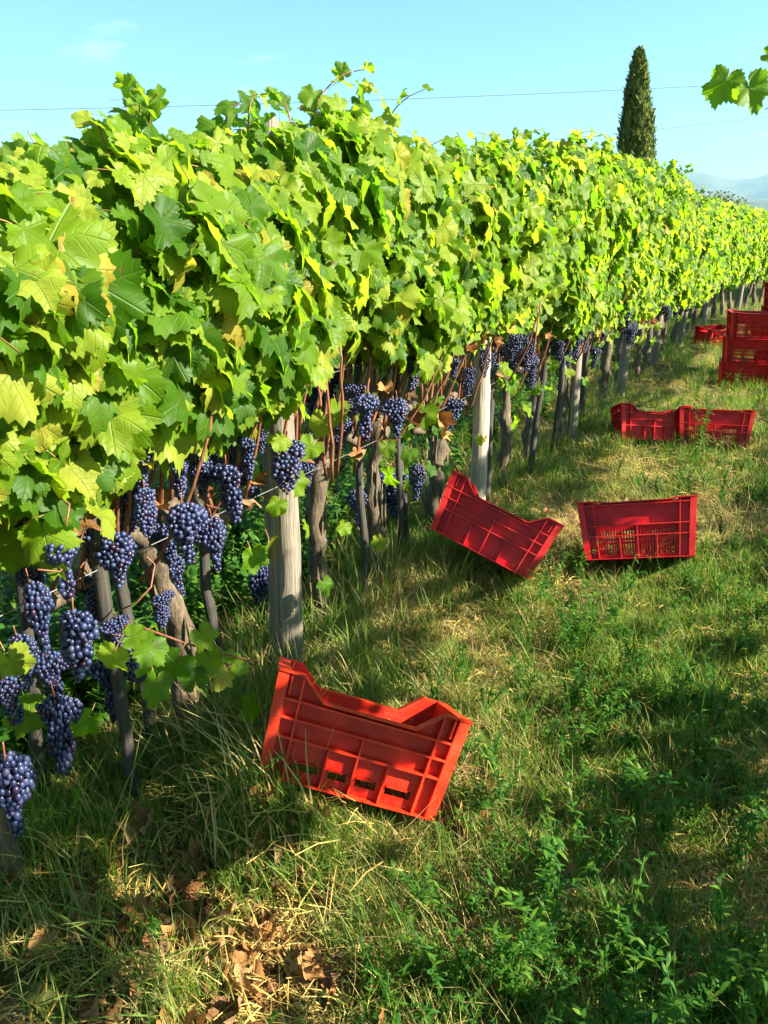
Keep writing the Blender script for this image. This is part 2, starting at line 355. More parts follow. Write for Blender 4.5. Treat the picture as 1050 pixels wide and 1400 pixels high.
# ------------------------------------------------------------------ leaf meshes
def leaf_proto(seed, n=56, hi=True, dead=False):
    r = random.Random(seed)
    ks = [(0, 1.0), (12, .92), (27, .72), (38, .80), (53, .92), (66, .83), (80, .66), (93, .70), (112, .78), (132, .72), (150, .66), (166, .50), (180, .12)]
    side = [{k: v * r.uniform(.9, 1.1) for k, v in ks} for _ in range(2)]
    for s_ in side: s_[0] = 1.0; s_[180] = .1
    def rad(th):
        s_ = side[0 if th >= 0 else 1]; a = abs(th)
        for (k0, _), (k1, _) in zip(ks, ks[1:]):
            if k0 <= a <= k1: return s_[k0] + (s_[k1] - s_[k0]) * (a - k0) / (k1 - k0)
        return .1
    fold = r.uniform(-.1, .5); droop = r.uniform(.0, .75); ripple = r.uniform(.09, .22); ph = r.uniform(0, 6); tw = r.uniform(-.25, .25)
    if dead: fold = r.uniform(.3, 1.3); droop = r.uniform(-1.0, 1.2); ripple = .3
    def Z(x, y):
        q = math.hypot(x, y); th = math.atan2(x, y)
        z = fold * abs(x) - droop * q * q * (.6 + .4 * math.cos(th)) + ripple * math.sin(th * 5 + ph) * q * q + tw * x * y
        z += .075 * math.sin(8 * x + ph) * math.cos(7 * y + ph)
        return z
    V = [(0, 0, 0)]; F3 = []
    def outline(i):
        th = -180 + 360 * (i + .5) / n; q = rad(th)
        if n > 30: q *= 1 + (.06 if i % 2 else -.06) * (.6 + .8 * ((i * 7919 + seed) % 10) / 10)
        x = q * math.sin(R(th)); y = q * math.cos(R(th)); return x, y
    if hi:
        m_ = n // 2
        for j in range(m_):
            xs = [outline(2 * j), outline(2 * j + 1)]; x = (xs[0][0] + xs[1][0]) / 2 * .55; y = (xs[0][1] + xs[1][1]) / 2 * .55
            V.append((x, y, Z(x, y)))
        for i in range(n): x, y = outline(i); V.append((x, y, Z(x, y)))
        for j in range(m_):
            a = 1 + j; b_ = 1 + (j + 1) % m_; o0 = 1 + m_ + 2 * j; o1 = o0 + 1; o2 = 1 + m_ + (2 * j + 2) % n
            if j < m_ - 1: F3 += [(0, b_, a), (a, b_, o1), (b_, o2, o1)]
            F3 += [(a, o1, o0)]
    else:
        for i in range(n): x, y = outline(i); V.append((x, y, Z(x, y)))
        for i in range(n - 1): F3.append((0, i + 2, i + 1))
    V = np.array(V); F3 = np.array(F3); luv = V * [1, 1, 0]; luv = luv + [0, 0, 0.0]
    # petiole: thin bent strip from the leaf base
    nv = len(V)
    if not dead:
        pl = r.uniform(.6, 1.0); P = []
        for i in range(3):
            t = i / 2; c = np.array([0.03 * t, -pl * t, -.45 * pl * t * t - .01]); P += [c + [.022, 0, 0], c - [.022, 0, 0], c + [0, 0, -.03]]
        V = np.concatenate([V, P]); luv = np.concatenate([luv, np.tile([[0, .05, 0]], (9, 1))])
        pf = []
        for i in range(2):
            for j in range(3):
                a, b_ = nv + i * 3 + j, nv + i * 3 + (j + 1) % 3; pf += [(a, b_, b_ + 3), (a, b_ + 3, a + 3)]
        F3 = np.concatenate([F3, pf]); mi = [0] * (len(F3) - len(pf)) + [1] * len(pf)
    else: mi = [0] * len(F3)
    return V, F3, luv, mi
PETI = bark_mat('leaf_petiole', (.2, .05, .03), (.25, .22, .06), bump=0)
HI = []; LO = []
for s_ in range(10):
    V, F3, luv, mi = leaf_proto(100 + s_); HI.append((V, F3, luv, mi))
LEAF_ME = [np_mesh('vine_leaf', V, F3, [VLEAF, PETI], attrs={'luv': luv}, mat_idx=mi) for V, F3, luv, mi in HI]
for s_ in range(8):
    LO.append(leaf_proto(200 + s_, n=20, hi=False))
DEAD = [leaf_proto(300 + s_, n=36, hi=True, dead=True) for s_ in range(6)]
DEAD_ME = [np_mesh('dead_leaf', V, F3, [DEADLEAF], attrs={'luv': luv}) for V, F3, luv, mi in DEAD]

def frames(nrm, tip, scale):
    """rotation*scale matrices (n,3,3), columns x,y,z"""
    z = nrm / np.linalg.norm(nrm, axis=1, keepdims=True)
    y = tip - z * np.sum(tip * z, 1, keepdims=True); y /= np.linalg.norm(y, axis=1, keepdims=True) + 1e-9
    x = np.cross(y, z)
    return np.stack([x, y, z], -1) * np.asarray(scale)[:, None, None]
def joined(name, protos, pos, M, mats, rng, which=None):
    Vs, Fs, Us, Rs, Ms = [], [], [], [], []; n0 = 0
    which = rng.integers(0, len(protos), len(pos)) if which is None else which
    for k, (V, F3, luv, mi) in enumerate(protos):
        s_ = np.nonzero(which == k)[0]
        if not len(s_): continue
        P = np.einsum('nij,vj->nvi', M[s_], V) + pos[s_][:, None, :]
        Vs.append(P.reshape(-1, 3)); Fs.append((F3[None] + (np.arange(len(s_)) * len(V))[:, None, None]).reshape(-1, 3) + n0)
        Us.append(np.tile(luv, (len(s_), 1))); Rs.append(np.repeat(rng.random(len(s_)), len(V))); Ms.append(np.tile(mi, len(s_)))
        n0 += len(s_) * len(V)
    return np_mesh(name, np.concatenate(Vs), np.concatenate(Fs), mats, attrs={'luv': np.concatenate(Us), 'rnd': np.concatenate(Rs)}, mat_idx=np.concatenate(Ms))

# ------------------------------------------------------------------ canopy sampling
_ty = [-2, .9, 1.2, 1.5, 1.66, 1.85, 2.3, 2.5, 2.63, 2.82, 3.2, 4.04, 5.14, 6.5, 8.5, 10.9, 17.5, 28, 60]
_tz = [1.82, 1.75, 1.75, 1.84, 1.77, 1.92, 1.94, 1.94, 1.84, 1.82, 1.93, 1.99, 2.14, 2.16, 2.20, 2.10, 2.16, 2.06, 2.0]
_by = [-2, .8, 1.0, 1.25, 1.5, 1.85, 2.05, 2.6, 3.5, 6.1, 11, 60]
_bz = [1.0, 1.00, 1.01, 1.10, 1.11, 1.20, 1.17, 1.12, 1.10, .86, .72, .70]
def canopy(n, y0, y1, rng, top=None, bot=None, x0=0):
    """leaf positions, normals, tips and sizes; x is measured from the row line"""
    kind = rng.random(n); y = rng.uniform(y0, y1, n)
    zt = np.interp(y, _ty, _tz) if top is None else np.full(n, top); zb = np.interp(y, _by, _bz) if bot is None else np.full(n, bot)
    zt = zt + (vnoise(y + x0, 0 * y, 4.5, 5) - .5) * .16 - .06; zb = zb + (vnoise(y + x0, 0 * y, 3.7, 6) - .5) * .24 + .02
    t = rng.random(n) ** .95
    z = zb + (zt - zb) * t
    wd = .30 * (1 - np.abs((t - .5) / .62) ** 3) + .05 + (vnoise(y * 1.0 + x0, z, 4.2, 8) - .5) * .16
    side = np.where(kind < .60, 1, np.where(kind < .78, -1, 0)).astype(float)
    depth = rng.exponential(.075, n) - .02
    x = np.where(side != 0, side * (wd - depth), rng.uniform(-1, 1, n) * wd)
    x = np.clip(x, -.5, .48)
    top_f = np.clip((t - .8) / .2, 0, 1)
    nr = np.stack([side * (.9 - .5 * top_f) + rng.normal(0, .62, n), rng.normal(0, .68, n), .45 + .6 * top_f + rng.normal(0, .6, n)], 1)
    nr += np.array([.7, -.02, .42]) * (side[:, None] >= 0)
    tip = np.stack([side * .35 + rng.normal(0, .3, n), rng.normal(0, .6, n), -.9 + .7 * top_f + rng.normal(0, .5, n)], 1)
    sc = np.clip(rng.normal(.059, .015, n) * (1 + .08 * (y < 2.2) * (y > -1) * (top is None)), .032, .105) * np.where(t > .93, .75, 1)
    return np.stack([x, y, z], 1), nr, tip, sc

# ------------------------------------------------------------------ grape bunches
def ico(sub):
    import bmesh
    bm = bmesh.new(); bmesh.ops.create_icosphere(bm, subdivisions=sub, radius=1)
    V = np.array([v.co[:] for v in bm.verts]); F = np.array([[v.index for v in f.verts] for f in bm.faces]); bm.free(); return V, F
ICO2, ICO1 = ico(2), ico(1)
def bunch_mesh(seed, I, n):
    """conical bunch, top at the origin, length 1, width about .55, shoulders"""
    r = random.Random(seed); V0, F0 = I; P = []; br = .045
    tries = 0; lean = r.uniform(-.12, .12); sh = r.choice([-1, 0, 1])
    while len(P) < n and tries < 16000:
        tries += 1; t = r.random(); a = r.uniform(0, 2 * math.pi)
        wr = .27 * (min(1, t / .12) ** .6) * (1 - .74 * max(0, t - .2) / .8) * (1 + .30 * math.sin(8 * t + seed)) * (1 + .25 * math.sin(2 * a + seed))
        q = wr * r.uniform(.72, 1.0); c = np.array([q * math.cos(a) + lean * t, q * math.sin(a) * .85, -.03 - .94 * t])
        if sh and t < .3 and r.random() < .5: c[0] += sh * .14; c[2] -= .02
        if all(np.sum((c - p_) ** 2) > (br * 1.62) ** 2 for p_ in P): P.append(c)
    Vs, Fs, Rs = [], [], []
    for i, c in enumerate(P):
        s_ = br * r.uniform(.72, 1.18); Vs.append(V0 * s_ + c); Fs.append(F0 + i * len(V0)); Rs.append(np.full(len(V0), r.random()))
    # dark core so that no light passes through the bunch
    k = len(P); core = V0 * [.13, .11, .36] + [lean * .4, 0, -.42]; Vs.append(core); Fs.append(F0 + k * len(V0)); Rs.append(np.full(len(V0), .04))
    return np_mesh('grape_bunch', np.concatenate(Vs), np.concatenate(Fs), GRAPE, attrs={'rnd': np.concatenate(Rs)})
BUNCH_HI = [bunch_mesh(s_, ICO2, 150 + 20 * s_) for s_ in range(6)]
BUNCH_LO = [bunch_mesh(20 + s_, ICO1, 150) for s_ in range(3)]
st = MB(); st.tube([(.03, 0, .16), (.02, 0, .07), (0, 0, -.1)], [.013, .014, .014], 5); STEM_ME = st.mesh('bunch_stem', CANE)

# (px, py centre, width, height in the photograph, plane x)
BUNCHES = [(87, 780, 55, 90, -1.2), (158, 766, 50, 75, -1.22), (50, 845, 44, 105, -1.22), (107, 884, 60, 105, -1.2), (224, 834, 50, 46, -1.3), (85, 1005, 46, 118, -1.3),
 (155, 944, 42, 95, -1.42), (18, 1090, 60, 125, -1.3), (201, 702, 44, 68, -1.22), (251, 730, 54, 84, -1.2), (293, 745, 42, 76, -1.35), (311, 675, 46, 78, -1.22),
 (247, 656, 38, 56, -1.25), (194, 642, 42, 56, -1.25), (279, 651, 34, 58, -1.3), (338, 626, 34, 56, -1.25), (393, 640, 48, 72, -1.22), (361, 812, 34, 84, -1.62),
 (45, 800, 40, 50, -1.3), (160, 868, 50, 50, -1.32), (30, 905, 44, 80, -1.42), (70, 930, 40, 80, -1.42), (128, 820, 40, 70, -1.42), (185, 905, 34, 60, -1.5), (238, 790, 36, 60, -1.42), (172, 700, 38, 60, -1.42), (225, 745, 36, 60, -1.4), (120, 745, 34, 60, -1.4), (10, 960, 40, 70, -1.35), (290, 620, 36, 60, -1.4), (420, 640, 26, 50, -1.4), (470, 590, 30, 44, -1.4), (500, 572, 56, 62, -1.2), (543, 572, 38, 54, -1.2), (567, 509, 30, 44, -1.22),
 (531, 676, 44, 62, -1.5), (488, 696, 34, 52, -1.5), (571, 660, 26, 50, -1.3), (621, 504, 28, 28, -1.25), (640, 523, 20, 40, -1.3), (662, 494, 22, 42, -1.25),
 (702, 476, 26, 36, -1.2), (724, 485, 26, 42, -1.2), (664, 537, 20, 36, -1.35), (802, 466, 20, 30, -1.25), (774, 461, 20, 30, -1.25), (769, 490, 16, 26, -1.35),
 (812, 490, 18, 28, -1.3), (459, 611, 22, 34, -1.3), (526, 506, 28, 34, -1.35), (355, 600, 26, 40, -1.35), (318, 600, 34, 50, -1.4), (426, 615, 26, 46, -1.5), (480, 545, 28, 40, -1.35)]

# ------------------------------------------------------------------ the vine row
VY = [.10, .92, 1.50, 2.22, 2.66, 3.36, 4.25, 4.95, 5.72, 6.45, 7.2, 7.95, 8.7, 9.45, 10.2, 10.95]
VY = [.10, .80, 1.45, 2.22, 2.66, 3.36, 4.25, 4.95, 5.72, 6.45, 7.2, 7.95, 8.7, 9.45, 10.2, 10.95]
LABELS = [
 'vine with big bright leaves cut by the left edge of the photo',
 'vine with long blue grape bunches, second from the left edge of the photo',
 'vine with a dense cluster of grape bunches just left of the thick grey post',
 'vine growing directly behind the thick split grey post',
 'vine with a pale upright trunk midway between the thick post and the slim round post',
 'vine with few bunches whose foot is behind the leaning crimson crate',
 'vine just beyond the slim round post, small bunches under its leaves',
 'second vine beyond the slim round post', 'third vine beyond the slim round post, dark trunk in shade', 'fourth vine beyond the slim round post',
 'fifth vine beyond the slim round post, leaves rising to a high top', 'sixth vine beyond the slim round post, left of the pair of crates in the grass',
 'seventh vine beyond the slim round post', 'eighth vine beyond the slim round post, below the cypress', 'ninth vine beyond the slim round post',
 'tenth vine beyond the slim round post, last with leaves one can tell apart']
rng = np.random.default_rng(5)
campos = np.array([0, 0, EYE])

def trunk_mesh(seed, hgt=.8, r0=.034):
    r = random.Random(seed); mb = MB(); pts = []; rad = []
    bx, by = r.uniform(-.05, .05), r.uniform(-.08, .08)
    nseg = 13
    for i in range(nseg):
        t = i / (nseg - 1)
        pts.append((bx * math.sin(t * 3.1) + r.uniform(-.016, .016), by * t + .02 * math.sin(t * 7 + seed), -.06 + (hgt + .06) * t))
        rad.append(r0 * (1.25 - .45 * t + (.35 * math.exp(-((t - 1) / .10) ** 2))) * r.uniform(.78, 1.25))
    mb.tube(pts, rad, 9, jit=.2, seed=seed)
    for k in range(6):   # loose bark strips
        t0 = r.uniform(.1, .7); a = r.uniform(0, 6.28); q = r0 * 1.12
        ps = [(bx * math.sin(t * 3.1) + math.cos(a + .3 * t) * q, by * t + math.sin(a + .3 * t) * q, hgt * t) for t in np.linspace(t0, t0 + .25, 5)]
        mb.tube(ps, [.003, .006, .005, .006, .002], 4)
    return mb.mesh('trunk', BARK), (bx * math.sin(3.1), by + .02 * math.sin(7 + seed))
def arm_mesh(seed, sgn, ln=.36):
    r = random.Random(seed); mb = MB(); pts = [(0, 0, 0)]; n_ = 7
    for i in range(1, n_): pts.append((r.uniform(-.015, .015), sgn * ln * i / (n_ - 1), .02 + .05 * math.sin(i * .9) + r.uniform(-.012, .012)))
    mb.tube(pts, [.026 * (1 - .4 * i / n_) * r.uniform(.85, 1.2) for i in range(n_)], 8, jit=.15, seed=seed)
    return mb.mesh('cordon_arm', BARK), pts
def cane_mesh(seed, top=1.2):
    r = random.Random(seed); mb = MB(); pts = []; ax, ay = r.uniform(-.02, .17), r.uniform(-.12, .12)
    for i in range(9):
        t = i / 8; pts.append((ax * math.sin(t * 1.9) + r.uniform(-.006, .006), ay * t + r.uniform(-.006, .006), top * t))
    mb.tube(pts, [.0062 * (1 - .5 * i / 8) * (1.15 if i % 2 else 1) for i in range(9)], 6)
    return mb.mesh('cane', CANE)
CANES = [cane_mesh(s_, random.uniform(.70, .98)) for s_ in range(8)]
tend = MB(); tend.tube([(0, 0, 0), (.03, .02, .03), (.07, .05, .02), (.09, .09, -.02), (.07, .12, 0)], .0022, 4); TENDRIL = tend.mesh('tendril', CANE)

near_vines = []
for i, vy in enumerate(VY):
    gz = float(height(ROWX, vy)); root = empty('grape_vine', (ROWX, vy, gz), LABELS[i], 'grape vine', 'vines of the row along the lane')
    tm, (tx, ty) = trunk_mesh(40 + i, .74 + .05 * math.sin(i * 2.1), .034 + .008 * ((i * 7) % 3) / 2); obj('trunk', tm, root)
    head = Vector((tx, ty, .74 + .05 * math.sin(i * 2.1)))
    for sg in (-1, 1):
        am, pts = arm_mesh(70 + i * 2 + sg, sg); a = obj('cordon_arm', am, root); a.location = head
        for k in range(5):
            cn_ = obj('cane', CANES[(i * 3 + k + (sg > 0) * 4) % 8], root); q = pts[min(6, 1 + k)]
            cn_.location = (head.x + q[0] + random.uniform(-.02, .06), head.y + q[1] + random.uniform(-.03, .03), head.z + q[2]); cn_.rotation_euler = (random.uniform(-.1, .1), random.uniform(-.03, .14), random.uniform(-.9, .9)); cn_.scale = (1, 1, .82 if i < 3 else 1)
    near_vines.append((root, vy, gz, head))

def vine_of(y):
    return min(near_vines, key=lambda v: abs(v[1] - y))
def place_leaf(root, me, pos, M3, parent_loc):
    o = bpy.data.objects.new('leaf', me); C.objects.link(o); o.parent = root
    mm = Matrix(M3.tolist()).to_4x4(); mm.translation = Vector(pos) - parent_loc
    o.matrix_basis = mm; return o

for i, (root, vy, gz, head) in enumerate(near_vines):
    y0 = (vy + near_vines[i - 1][1]) / 2 if i else vy - .45
    y1 = (vy + near_vines[i + 1][1]) / 2 if i < len(near_vines) - 1 else vy + .38
    n_ = int(980 * (y1 - y0) / .75)
    P, nr, tp, sc = canopy(n_, y0, y1, rng); P[:, 0] += ROWX; 
    # a few tall shoots above the top and hanging shoots below
    for k in range(3):
        ys = rng.uniform(y0, y1); zt = np.interp(ys, _ty, _tz); hh = rng.uniform(-.09, .0); xs = ROWX + rng.uniform(-.15, .2); m_ = 6
        tt = np.linspace(0, 1, m_); lean = rng.uniform(-.12, .12, 2)
        Q = np.stack([xs + lean[0] * tt + rng.normal(0, .03, m_), ys + lean[1] * tt + rng.normal(0, .03, m_), zt - .1 + (hh + .1) * tt], 1)
        P = np.concatenate([P, Q]); nr = np.concatenate([nr, rng.normal(0, .6, (m_, 3)) + [.5, -.1, .6]]); tp = np.concatenate([tp, rng.normal(0, .6, (m_, 3)) + [0, 0, -.2]]); sc = np.concatenate([sc, .062 - .028 * tt])
    for k in range((2 if i < 2 else 5) if i < 8 else 3):
        ys = rng.uniform(y0, y1); zt = np.interp(ys, _ty, _tz) - .12; xs = ROWX + rng.uniform(-.2, .25); hh = rng.uniform(.17, .29) - (.04 if i < 2 else 0); lx, ly = rng.uniform(-.12, .2), rng.uniform(-.15, .15)
        tt = np.linspace(0, 1, 7); pts = np.stack([xs + lx * tt ** 2, ys + ly * tt ** 2, zt + hh * tt - .08 * tt ** 3], 1)
        mb = MB(); mb.tube(pts - np.array(root.location), [.0032, .003, .0028, .0024, .002, .0015, .001], 5); obj('shoot', mb.mesh('shoot', CANE), root)
        Q = pts[1:] + np.stack([rng.normal(0, .02, 6), rng.normal(0, .02, 6), np.full(6, .0)], 1)
        sd_ = np.where(np.arange(6) % 2, 1, -1)[:, None]
        P = np.concatenate([P, Q]); nr = np.concatenate([nr, rng.normal(0, .45, (6, 3)) + [.5, 0, .8]]); tp = np.concatenate([tp, sd_ * [.3, .9, 0] + rng.normal(0, .3, (6, 3)) + [.2, 0, -.25]]); sc = np.concatenate([sc, np.linspace(.062, .028, 6)])
    M = frames(nr, tp, sc); d = np.linalg.norm(P - campos, axis=1)
    score = d - (P[:, 0] - ROWX) * 1.6 - sc * 4 - (P[:, 2] - 1.5) * .25
    order = np.argsort(score); nb = 270
    for k in order[:nb]: place_leaf(root, LEAF_ME[int(rng.integers(0, 10))], P[k], M[k], root.location)
    rest = order[nb:]
    fo = obj('foliage', joined('foliage', LO if i > 3 else HI, P[rest] - np.array(root.location), M[rest], [VLEAF, PETI], rng), root); tag(fo, kind='stuff')

for (px, py, wp, hp, X) in BUNCHES:
    if wp < 5: continue
    c = on_x(px, py, X); dep = -X / abs(ray(px, py).x) * _f if False else (c - Vector((0, 0, EYE))).length
    view = ray(px, py); dpt = (c.x / view.x) * _f; hgt = hp / _f * dpt * 1.08; wd = wp / _f * dpt * .88
    v = vine_of(c.y); me = (BUNCH_HI if c.y < 3.2 else BUNCH_LO)[int(rng.integers(0, 6 if c.y < 3.2 else 3))]
    g = obj('grape_bunch', me, v[0]); g.location = Vector((c.x, c.y, c.z + hgt / 2)) - v[0].location
    hx = min(wd / .56, hgt * 1.0); g.scale = (hx, hx, hgt); g.rotation_euler = (rng.uniform(-.06, .06), rng.uniform(-.06, .06), rng.uniform(0, 6.28))
    s2 = obj('stem', STEM_ME, g)
    if rng.random() < .15:
        t2 = obj('tendril', TENDRIL, v[0]); t2.location = g.location + Vector((.03, 0, .03)); t2.rotation_euler = (rng.uniform(0, 3), 0, rng.uniform(0, 6))
# fill bunches deeper in the row and along the far vines
for i, (root, vy, gz, head) in enumerate(near_vines):
    for k in range((3 if i < 3 else 8) if i < 5 else 8):
        if i == 5 and k < 6: continue
        me = (BUNCH_HI if vy < 3.2 else BUNCH_LO)[int(rng.integers(0, 3))]; g = obj('grape_bunch', me, root)
        s_ = rng.uniform(.13, .19); x = rng.uniform(-.2, -.02) if i < 5 else rng.uniform(-.1, .25)
        g.location = (x, rng.uniform(-.36, .36), rng.uniform(.74, 1.04)); g.scale = (s_ * .95, s_ * .95, s_); g.rotation_euler = (0, 0, rng.uniform(0, 6))
        obj('stem', STEM_ME, g)

for i, (root, vy, gz, head) in enumerate(near_vines):
    for k in range(7):
        cn_ = obj('cane', CANES[(i + k) % 8], root); cn_.location = (rng.uniform(.0, .2), rng.uniform(-.38, .38), rng.uniform(.66, .82)); cn_.scale = (1, 1, .62); cn_.rotation_euler = (rng.uniform(-.25, .25), rng.uniform(-.25, .15), rng.uniform(-1, 1))
    for k in range(9):
        M = frames(rng.normal(0, .5, (1, 3)) + [.8, 0, .3], rng.normal(0, .4, (1, 3)) + [0, 0, -1], [rng.uniform(.03, .055)])[0]
        o = bpy.data.objects.new('dry_leaf', DEAD_ME[k % 6]); C.objects.link(o); o.parent = root; mm = Matrix(M.tolist()).to_4x4(); mm.translation = (rng.uniform(-.15, .24), rng.uniform(-.38, .38), rng.uniform(.68, 1.12)); o.matrix_basis = mm
    for k in range(8 if i > 4 else 3):   # stray leaves below the canopy
        M = frames(rng.normal(0, .5, (1, 3)) + [.8, 0, .4], rng.normal(0, .4, (1, 3)) + [0, 0, -1], [rng.uniform(.04, .075)])
        place_leaf(root, LEAF_ME[k], (ROWX + rng.uniform(-.2, .25), vy + rng.uniform(-.38, .38), rng.uniform(.45, 1.0)), M[0], root.location)
# low hanging leaves among the bunches and the bright sucker near the ground, placed where they grow
LOWLEAF = [(205, 885, .060), (240, 905, .07), (277, 868, .05), (322, 905, .06), (345, 962, .062), (155, 895, .05), (212, 935, .06), (265, 930, .05), (300, 925, .055), (180, 870, .04), (285, 900, .05),
           (120, 985, .06), (40, 975, .07), (15, 905, .07), (60, 730, .085), (25, 745, .07), (95, 640, .08), (505, 545, .05), (440, 575, .065), (425, 610, .06), (405, 660, .055), (380, 690, .05), (330, 560, .06),
           (560, 620, .05), (600, 545, .05), (530, 610, .045), (600, 590, .05), (520, 740, .05), (445, 800, .05), (590, 640, .05), (470, 720, .045), (700, 525, .07), (720, 560, .06), (735, 530, .06), (690, 500, .05), (755, 500, .06),
           (460, 560, .07), (380, 600, .05), (550, 560, .04), (345, 640, .045), (75, 700, .07), (135, 700, .07), (610, 640, .05), (655, 600, .04), (420, 720, .04), (800, 520, .06), (840, 500, .06)]
for k, (px, py, s_) in enumerate(LOWLEAF):
    sucker = k < 11
    c = on_x(px, py, -1.12 if sucker else (-1.22 if k % 3 else -1.34)); v = vine_of(c.y if not sucker else 1.45)
    if k in (11, 12, 13): c = on_x(px, py, -1.4)
    nr = np.array([[.7 + rng.normal(0, .3), -.35 + rng.normal(0, .3), .5 + rng.normal(0, .3)]]); tp = np.array([[rng.normal(0, .4), rng.normal(0, .5), -1]])
    if sucker: tp = np.array([[rng.normal(.2, .4), rng.normal(0, .7), -.6 + rng.normal(0, .4)]])
    M = frames(nr, tp, [s_ * .92]); place_leaf(v[0], LEAF_ME[k % 10], c, M[0], v[0].location)
sk = MB(); pts = [on_x(120, 850, -1.4), on_x(200, 860, -1.25), on_x(255, 880, -1.14), on_x(330, 900, -1.12), on_x(355, 905, -1.14)]
v = near_vines[2]; sk.tube([p_ - v[0].location for p_ in pts], [.004, .0035, .003, .0025, .0015], 5); obj('shoot', sk.mesh('shoot', CANE), v[0])

# ------------------------------------------------------------------ far vines of the row
tmf, _ = trunk_mesh(999, .78, .036)
FAR = []
for s_ in range(5):
    P, nr, tp, sc = canopy(760, -.42, .42, np.random.default_rng(60 + s_), top=2.13, bot=.62, x0=s_ * 3.7); sc = sc * 1.05
    FAR.append(joined('foliage', LO, P, frames(nr, tp, sc), [VLEAF, PETI], rng))
def bend(y): return .012 * max(0, y - 13) ** 2
y = 11.7; k = 0
while y < 28:
    dz = float(np.interp(y, _ty, _tz)) - 2.13
    root = empty('grape_vine', (ROWX + bend(y), y, 0), 'far vine in the receding end of the row past the crate stacks', 'grape vine', 'far vines at the end of the row')
    tr = obj('trunk', tmf, root); tr.rotation_euler = (0, 0, random.uniform(0, 6)); tr.scale = (1, 1, random.uniform(.95, 1.1))
    fo = tag(obj('foliage', FAR[k % 5], root), kind='stuff'); fo.location = (0, 0, dz); fo.rotation_euler = (0, 0, 0); fo.scale = (random.uniform(.9, 1.12), 1, 1)
    if y < 20:
        for j in range(4):
            g = obj('grape_bunch', BUNCH_LO[j % 3], root); s_ = rng.uniform(.14, .2); g.scale = (s_, s_, s_); g.location = (rng.uniform(-.1, .25), rng.uniform(-.4, .4), rng.uniform(.75, .95))
    y += .78; k += 1

# ------------------------------------------------------------------ the neighbouring row on the other side of the lane (shades the lane)
RX = 1.20
SH = []
for s_ in range(9):
    near_part = s_ >= 6
    rg = np.random.default_rng(160 + s_); P, nr, tp, sc = canopy(430, -.42, .42, rg, top=2.30, bot=.74, x0=s_ * 5.1 + 2); P[:, 0] *= .5
    # leaves thinned out in a band, shaped to let sun patches onto the lane
    zz = P[:, 2] + (vnoise(P[:, 1] * 1.0 + s_ * 3, P[:, 2] * 0, 3, 12) - .5) * .25
    gap = (zz > (1.12 if near_part else .92)) & (zz < (1.70 if near_part else 1.64)); keep = ~gap | (rg.random(len(P)) < .05); P, nr, tp, sc = P[keep], nr[keep], tp[keep], sc[keep]
    SH.append(joined('foliage', LO, P, frames(nr, tp, sc), [VLEAF, PETI], rng))
for k, y in enumerate(np.arange(-2.6, 17, .8)):
    root = empty('grape_vine', (RX, float(y), float(height(RX, y))), 'vine of the neighbouring row across the lane from the crates', 'grape vine', 'vines of the neighbouring row')
    tr = obj('trunk', tmf, root); tr.rotation_euler = (0, 0, random.uniform(0, 6)); tag(obj('foliage', SH[6 + k % 3 if y < 2.3 else (k * 5 + 1) % 6], root), kind='stuff')
    for j in range(3): cn_ = obj('cane', CANES[(k + j) % 8], root); cn_.location = (random.uniform(-.08, .08), random.uniform(-.3, .3), .76); cn_.rotation_euler = (0, 0, random.uniform(0, 6))
    near_vines.append((root, float(y), 0, Vector((0, 0, .76)))) if False else None
    if abs(y - 3.0) < .41:
        # long shoot arching over the lane; its tip leaves show at the upper right of the photograph
        tipp = at_depth(1046, 150, 2.35); p0 = Vector((RX, float(y), 1.85)); pts = [p0.lerp(tipp, t) + Vector((0, 0, .32 * math.sin(math.pi * t))) for t in np.linspace(0, 1, 12)]
        mb = MB(); mb.tube([p_ - root.location for p_ in pts], [.004 - .0025 * t for t in np.linspace(0, 1, 12)], 5); obj('shoot', mb.mesh('shoot', CANE), root)
        for (px, py, s_, tx_, rl) in ((992, 112, .078, (-.35, -.25, -1), 1), (1024, 120, .082, (.25, .25, -1), -1), (1052, 75, .04, (.6, 0, -.2), 1), (1075, 130, .06, (.5, 0, -1), 1)):
            c = at_depth(px, py, 2.35); M = frames(np.array([[-.2 * rl + .15, -.9, .35]]), np.array([tx_]), [s_]); place_leaf(root, LEAF_ME[(px // 7) % 10], c, M[0], root.location)
        for q in range(1, 10):
            c = pts[q] + Vector((random.uniform(-.03, .03), random.uniform(-.05, .05), -.03)); M = frames(rng.normal(0, .4, (1, 3)) + [0, -.4, .7], rng.normal(0, .4, (1, 3)) + [0, 0, -.8], [.055])
            place_leaf(root, LEAF_ME[q], c, M[0], root.location)

# ------------------------------------------------------------------ posts, stakes, trellis wires
def split_post(seed, w0, w1, hgt, top, wood=WOOD):
    """rough split post: irregular prism tapering upward, chipped head"""
    r = random.Random(seed); k = 10; n_ = 16; V = []
    base = [(math.cos(2 * math.pi * j / k) * r.uniform(.85, 1.12), math.sin(2 * math.pi * j / k) * r.uniform(.7, .95)) for j in range(k)]
    for i in range(n_):
        t = i / (n_ - 1); ww = w0 + (w1 - w0) * t; z = -.25 + (hgt + .25) * t
        for j, (a, b_) in enumerate(base):
            q = 1 + r.uniform(-.035, .035); V.append((a * ww * q + .012 * math.sin(t * 5), b_ * ww * q, z + (r.uniform(-.03, .05) + top * a * .5 if i == n_ - 1 else 0)))
    V.append((0, 0, hgt)); mb = MB()
    F4 = [(i * k + j, i * k + (j + 1) % k, (i + 1) * k + (j + 1) % k, (i + 1) * k + j) for i in range(n_ - 1) for j in range(k)]
    F3 = [(n_ * k, (n_ - 1) * k + j, (n_ - 1) * k + (j + 1) % k) for j in range(k)]
    mb.add(V, F3, F4); return mb.mesh('post', wood)
